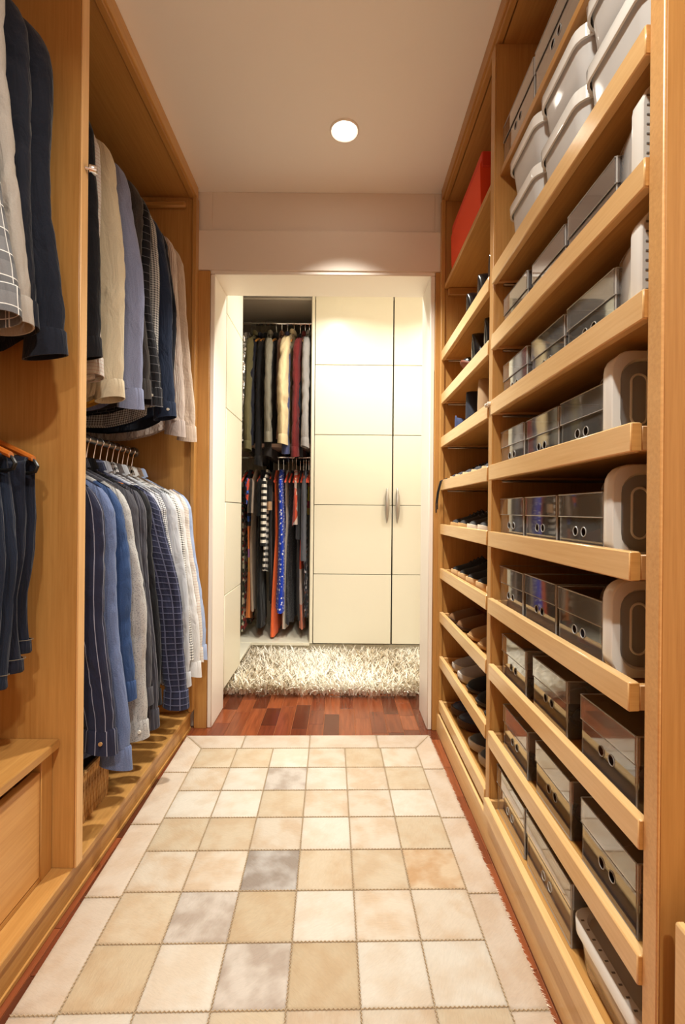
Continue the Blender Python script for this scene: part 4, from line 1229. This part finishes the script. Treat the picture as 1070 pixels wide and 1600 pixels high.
for i in range(1, 8):
    for k, y in enumerate(ys3[i]):
        where = '%s box on the %s tray' % (POSN[k], ROWN[i])
        xx = .474 + (.004 if k == 1 else 0)
        lb = '%s shoe box with two holes, %s of three on the %s near tray' % ('smoky grey' if i == 1 else 'clear', POSN[k], ROWN[i])
        if i == 1: put_box(xx, y, TZ[i] + BOXZ, lb, am=SMOKE)
        else: put_box(xx, y, TZ[i] + BOXZ, lb)
        fill(xx, y, TZ[i] + BOXZ, pick[i][k], where)
# two larger clear boxes and a lidded bin on the lowest tray
PAPER = simple('white_paper_label', (226, 220, 210), .8); INK = simple('black_ink', (30, 28, 40), .7); GOLD = simple('gold_ink', (206, 170, 84), .5)
for k, (y, wd) in enumerate(((1.285, .205), (1.055, .225))):
    b = put_box(.468, y, TZ[8] + BOXZ, 'large clear box with a pale printed label, %s on the lowest near tray' % ('far end' if k == 0 else 'middle'), w=wd, h=.130, lidh=.05)
    B(.004, .006, -wd * .46, wd * .46, .004, .105, .0004).build('label_card', PAPER, b)
    mb = MB()
    for s in (-.02, -.012): mb.tube([(.0035, s + .004 * cos(a * pi / 5), .060 + .008 * sin(a * pi / 5)) for a in range(8)], .0012, 5)
    mb.build('emblem', INK, b)
    mb = MB(); mb.tube([(.0035, .026 + .012 * cos(a * pi / 8), .048 + .014 * sin(a * pi / 8)) for a in range(16)], .0009, 5, closed=True)
    mb.build('emblem_ring', GOLD, b)
# two grey boxes on the fixed shelf
for k, y in enumerate((1.055, 1.282)):
    z = 2.0185
    put_box(.472, y, z, 'grey-tinted clear box on the high shelf, %s of the two' % ('nearer' if k == 0 else 'farther'), w=.218, h=.115, lidh=.045, am=SMOKE)
    B(0, .29, -.09, .09, 0, .09, .006).build('folded_cloth', simple('grey_cloth', (124, 116, 112), .9), tag(thing('cloth_bag', 'x', 'bag', (.49, y, z + .003)), 'folded grey cloth filling the %s box on the high shelf' % ('nearer' if k == 0 else 'farther'), 'cloth', 'cloth bundles in the high boxes'))

# ---------------------------------------------------------------- frosted bins
def bin_(label, loc, hx, hy, h, rot=(0, 0, 0), taper=.88, ribs=8, cat='bin', group='frosted storage bins', bulge=.0, r=.035, slots=True, fill_col=None, groove=False):
    t = thing('storage_bin', label, cat, loc, 0, group); t.rotation_euler = rot
    def ol(k, g=0): return rrect((hx + g) * k, (hy + g) * k, r * k, 5)
    mb = MB()
    hs = [(taper * .96, .0), (taper, .004), (taper + (1 - taper) * .5, h * .5), (.985, h - .018)]
    mb.loft([[(x, y, z) for x, y in ol(k)] for k, z in hs], True, False)
    mb.build('tub', FROST, t, ang=50)
    mb = MB(); mb.loft([[(x, y, z) for x, y in ol(1, g)] for g, z in ((.000, h - .028), (.004, h - .028), (.005, h - .003), (.003, h), (-.010, h), (-.013, h - .006))], False, False)
    ld = mb.build('lid_rim', LIDW, t, ang=40)
    mb = MB(); mb.loft([[(x, y, z) for x, y in ol(1, g)] for g, z in ((-.0125, h - .008), (-.0125, h - .006))], True, True)
    mb.build('lid_panel', LIDP if groove else FROST, ld)
    mb = MB()
    for k in range(0 if groove else ribs):
        y = -hy * .72 + hy * 1.44 * k / (ribs - 1)
        mb.box(-hx * .72, hx * .72, y - .0016, y + .0016, h - .0062, h - .0038, .0004)
    if not groove: mb.build('lid_rib', LIDW, ld)
    if slots:
        for s in (-1, 1):
            for k in range(9):
                y = -hy * .75 + hy * 1.5 * k / 8
                B(s * (hx - .0045) - .003, s * (hx - .0045) + .003, y - .0016, y + .0016, h - .001, h + .0006, .0003).build('lid_slot', simple('slot_shadow', (110, 104, 98), .8) if k == 0 and s < 0 else bpy.data.materials['slot_shadow'], ld)
    if groove:
        for s in (-1, 1):
            mb = MB(); mb.tube([(s * (hx - .045) + .014 * cos(q) , (hy * .55 - .014) * (1 if sin(q) > 0 else -1) + .014 * sin(q), h - .005) for q in np.linspace(.05, 2 * pi - .05, 24)], .0022, 6, closed=True)
            mb.build('lid_groove', LIDW, ld)
    if fill_col:
        mb = MB(); mb.loft([[(x, y, z) for x, y in rrect(hx * k, hy * k, r * .8, 4)] for k, z in ((taper * .8, .006), (taper * .88, h * .5), (taper * .6, h * .7))])
        mb.build('contents', simple('bin_contents', fill_col, .9), t)
    return t
# stacked on the top tray: two columns of two and a larger pair at the near end
zb = TZ[0] + .0185
rx = .468
for k, (y, hy, hz, nm) in enumerate(((1.238, .1, .158, 'farthest'), (1.032, .1, .158, 'middle'), (.826, .1, .158, 'nearest'))):
    bin_('frosted bin with milky lid, lower one of the %s stack on the top tray' % nm, (rx + .16, y, zb), .16, hy, hz, taper=.9, slots=False, fill_col=(150, 148, 150) if k else (205, 200, 196))
    bin_('frosted bin with milky lid, upper one of the %s stack on the top tray' % nm, (rx + .16, y, zb + hz + .0006), .16, hy, .124, taper=.9, slots=False, fill_col=(190, 180, 170))
# bins lying on their side, lid towards the viewer, at the near end of four trays
for i, (yl, h_, x0, col) in {1: (.722, .105, .462, (70, 74, 84)), 2: (.722, .105, .462, (160, 150, 136)), 3: (.805, .09, .466, (190, 186, 182)), 4: (.800, .085, .466, (60, 56, 56)), 5: (.800, .085, .466, (90, 86, 88))}.items():
    H = .158 if i < 4 else .158
    bin_('frosted bin lying on its side at the near end of the %s near tray' % ROWN[i], (x0 + .14, yl + h_, TZ[i] + BOXZ + H / 2 + .0055), .14, H / 2, h_, rot=(pi / 2, 0, 0), taper=.86, fill_col=col, ribs=5, slots=i < 3, groove=i > 2)
bin_('flat frosted bin with slotted lid at the near end of the lowest tray', (.462 + .155, .815, TZ[8] + BOXZ), .155, .108, .098, taper=.93, ribs=12, r=.03, fill_col=(186, 160, 130))

# ---------------------------------------------------------------- shoes of the far bay
K_black = shoe_mats('black_leather', (18, 17, 19), (28, 24, 22), .18)
K_brogue = shoe_mats('black_brogue', (20, 18, 20), (120, 62, 40), .2)
K_navy = shoe_mats('navy_canvas', (40, 54, 96), (226, 216, 200), .8, (230, 226, 218))
K_red = shoe_mats('navy_red', (26, 30, 48), (170, 50, 40), .7, (200, 60, 50))
K_sand = shoe_mats('sand_suede', (170, 140, 106), (196, 176, 146), .9)
K_pale = shoe_mats('charcoal_canvas', (44, 44, 52), (214, 194, 160), .8, (60, 60, 66))
K_tan = shoe_mats('dark_runner', (34, 32, 34), (206, 166, 112), .8, (70, 68, 70))
K_white = shoe_mats('black_white', (40, 38, 38), (226, 214, 196), .7, (230, 228, 224))
K_bt = shoe_mats('black_knit', (26, 25, 28), (216, 180, 132), .85)
K_brown = shoe_mats('brown_suede', (112, 76, 44), (74, 50, 34), .9)
K_tanl = shoe_mats('tan_nubuck', (156, 116, 72), (186, 146, 96), .85)
K_grey = shoe_mats('grey_mesh', (150, 142, 140), (196, 188, 180), .8, (190, 184, 180))
K_slip = shoe_mats('black_felt', (20, 20, 24), (64, 56, 52), .9)
K_nvy2 = shoe_mats('navy_leather', (32, 40, 66), (84, 58, 42), .45)
K_gsn = shoe_mats('grey_black_runner', (52, 52, 56), (196, 192, 188), .6, (110, 110, 116))
FS = [  # tray, kind, materials, places along the tray, front x, label, heel towards the aisle, toe lift in degrees
    (0, 'boot', K_black, [1.84, 1.665, 1.545], .470, 'glossy black ankle boot', 1, 0),
    (1, 'dress', K_brogue, [1.87], .462, 'black leather lace-up with red-brown sole', 0, 17),
    (1, 'boot', K_black, [1.72, 1.57], .470, 'black ankle boot', 1, 0),
    (2, 'sneaker', K_navy, [1.95], .464, 'navy canvas sneaker', 1, 0),
    (2, 'boot', K_red, [1.80], .466, 'navy ankle boot with red sole', 1, 0),
    (2, 'boot', K_sand, [1.635, 1.51], .466, 'sand suede ankle boot', 1, 0),
    (3, 'sneaker', K_pale, [2.045, 1.93, 1.81, 1.69, 1.56], .466, 'charcoal sneaker with pale toe', 0, 0),
    (4, 'sneaker', K_tan, [2.0, 1.88], .466, 'dark runner with tan sole', 0, 0),
    (4, 'sneaker', K_white, [1.75, 1.62], .466, 'dark sneaker with white laces', 0, 0),
    (5, 'sneaker', K_bt, [1.99, 1.88, 1.76, 1.64, 1.52], .466, 'black knit sneaker with pale rubber toe', 0, 0),
    (6, 'slipper', K_brown, [2.02, 1.89], .466, 'brown suede loafer', 0, 0),
    (6, 'loafer', K_tanl, [1.74, 1.62, 1.51], .472, 'tan nubuck loafer', 0, 0),
    (7, 'sneaker', K_grey, [1.98, 1.87], .470, 'pale grey mesh sneaker', 0, 0),
    (7, 'slipper', K_slip, [1.76, 1.64, 1.53], .474, 'black felt slipper with white piping', 0, 0),
    (8, 'sneaker', K_nvy2, [2.02, 1.91], .474, 'navy leather sneaker', 0, 0),
    (8, 'sneaker', K_gsn, [1.73, 1.62, 1.51], .476, 'grey and black runner', 0, 0),
]
ORDN = ['first', 'second', 'third', 'fourth', 'fifth']
for (row, kind, mm, ys, tx, lb, heel, tl) in FS:
    p = None
    for k, y in enumerate(ys):
        loc = (tx + RND.uniform(0, .008) + (.27 if heel else 0), y, TZ[row] + BOXZ + .27 * sin(radians(tl))); rz = radians(RND.uniform(-4, 4) + (180 if heel else 0))
        full = '%s, %s from the doorway on the %s far tray' % (lb, ORDN[k], ROWN[row]) if len(ys) > 1 else '%s on the %s far tray' % (lb, ROWN[row])
        if p is None: p = shoe(full, loc, mm, kind, rz=rz, group='shoes on the far trays', L=.27, W=.118 if kind == 'boot' else .10); p.rotation_euler = (0, radians(tl), rz)
        else: dup(p, loc, rot=(0, radians(tl), rz), label=full, group='shoes on the far trays')

# black lace hanging over the lip of the third far tray
mb = MB()
mb.tube([(.50, 2.06, TZ[3] + .023), (.46, 2.075, TZ[3] + .050), (.438, 2.085, TZ[3] + .040), (.428, 2.098, TZ[3] - .01), (.424, 2.105, TZ[3] - .06), (.425, 2.107, TZ[3] - .10)], .0028, 6)
mb.tube([(.50, 2.05, TZ[3] + .023), (.46, 2.06, TZ[3] + .051), (.440, 2.068, TZ[3] + .040), (.431, 2.085, TZ[3] - .01), (.428, 2.095, TZ[3] - .05), (.429, 2.097, TZ[3] - .085)], .0028, 6)
tag(mb.build('shoelace', simple('black_lace', (20, 18, 18), .8)), 'black shoelace hanging over the lip of the fourth far tray near the doorway', 'shoelace')
# small white clip on the middle upright
cl_ = thing('latch_clip', 'small white plastic latch clip on the middle upright at the third tray', 'clip', (.4465, 1.418, 1.322))
MB().tube([(-.010, -.012, 0), (-.010, .016, 0)], .0035, 8).build('bar', simple('white_plastic', (232, 226, 216), .4), cl_)
for yy in (-.010, .014):
    MB().tube([(.0, yy, 0), (-.012, yy, 0)], .006, 10).build('cap', bpy.data.materials['white_plastic'], cl_)

# ---------------------------------------------------------------- red keepsake box on the far fixed shelf
rb = thing('fabric_box', 'orange-red board box with a drop lid on the high shelf of the far bay', 'box', (.478, 1.84, 2.0185))
mb = MB()
hy, dp, hh = .215, .33, .225
rings = []
for (z, g_) in ((0, 0), (.06, .004), (.18, .006), (hh - .02, .0)):
    rings.append([(x, y + 0, z) for x, y in [(0 - g_ * 1.5, hy), (0 - g_ * 2.2, 0), (0 - g_ * 1.5, -hy), (dp, -hy - g_), (dp, hy + g_)]])
mb.loft(rings); mb.build('body', REDB, rb, ang=40)
B(-.004, dp + .004, -hy - .005, hy + .005, hh - .055, hh, .004).build('lid', simple('red_board_dark', (206, 54, 20), .7), rb)
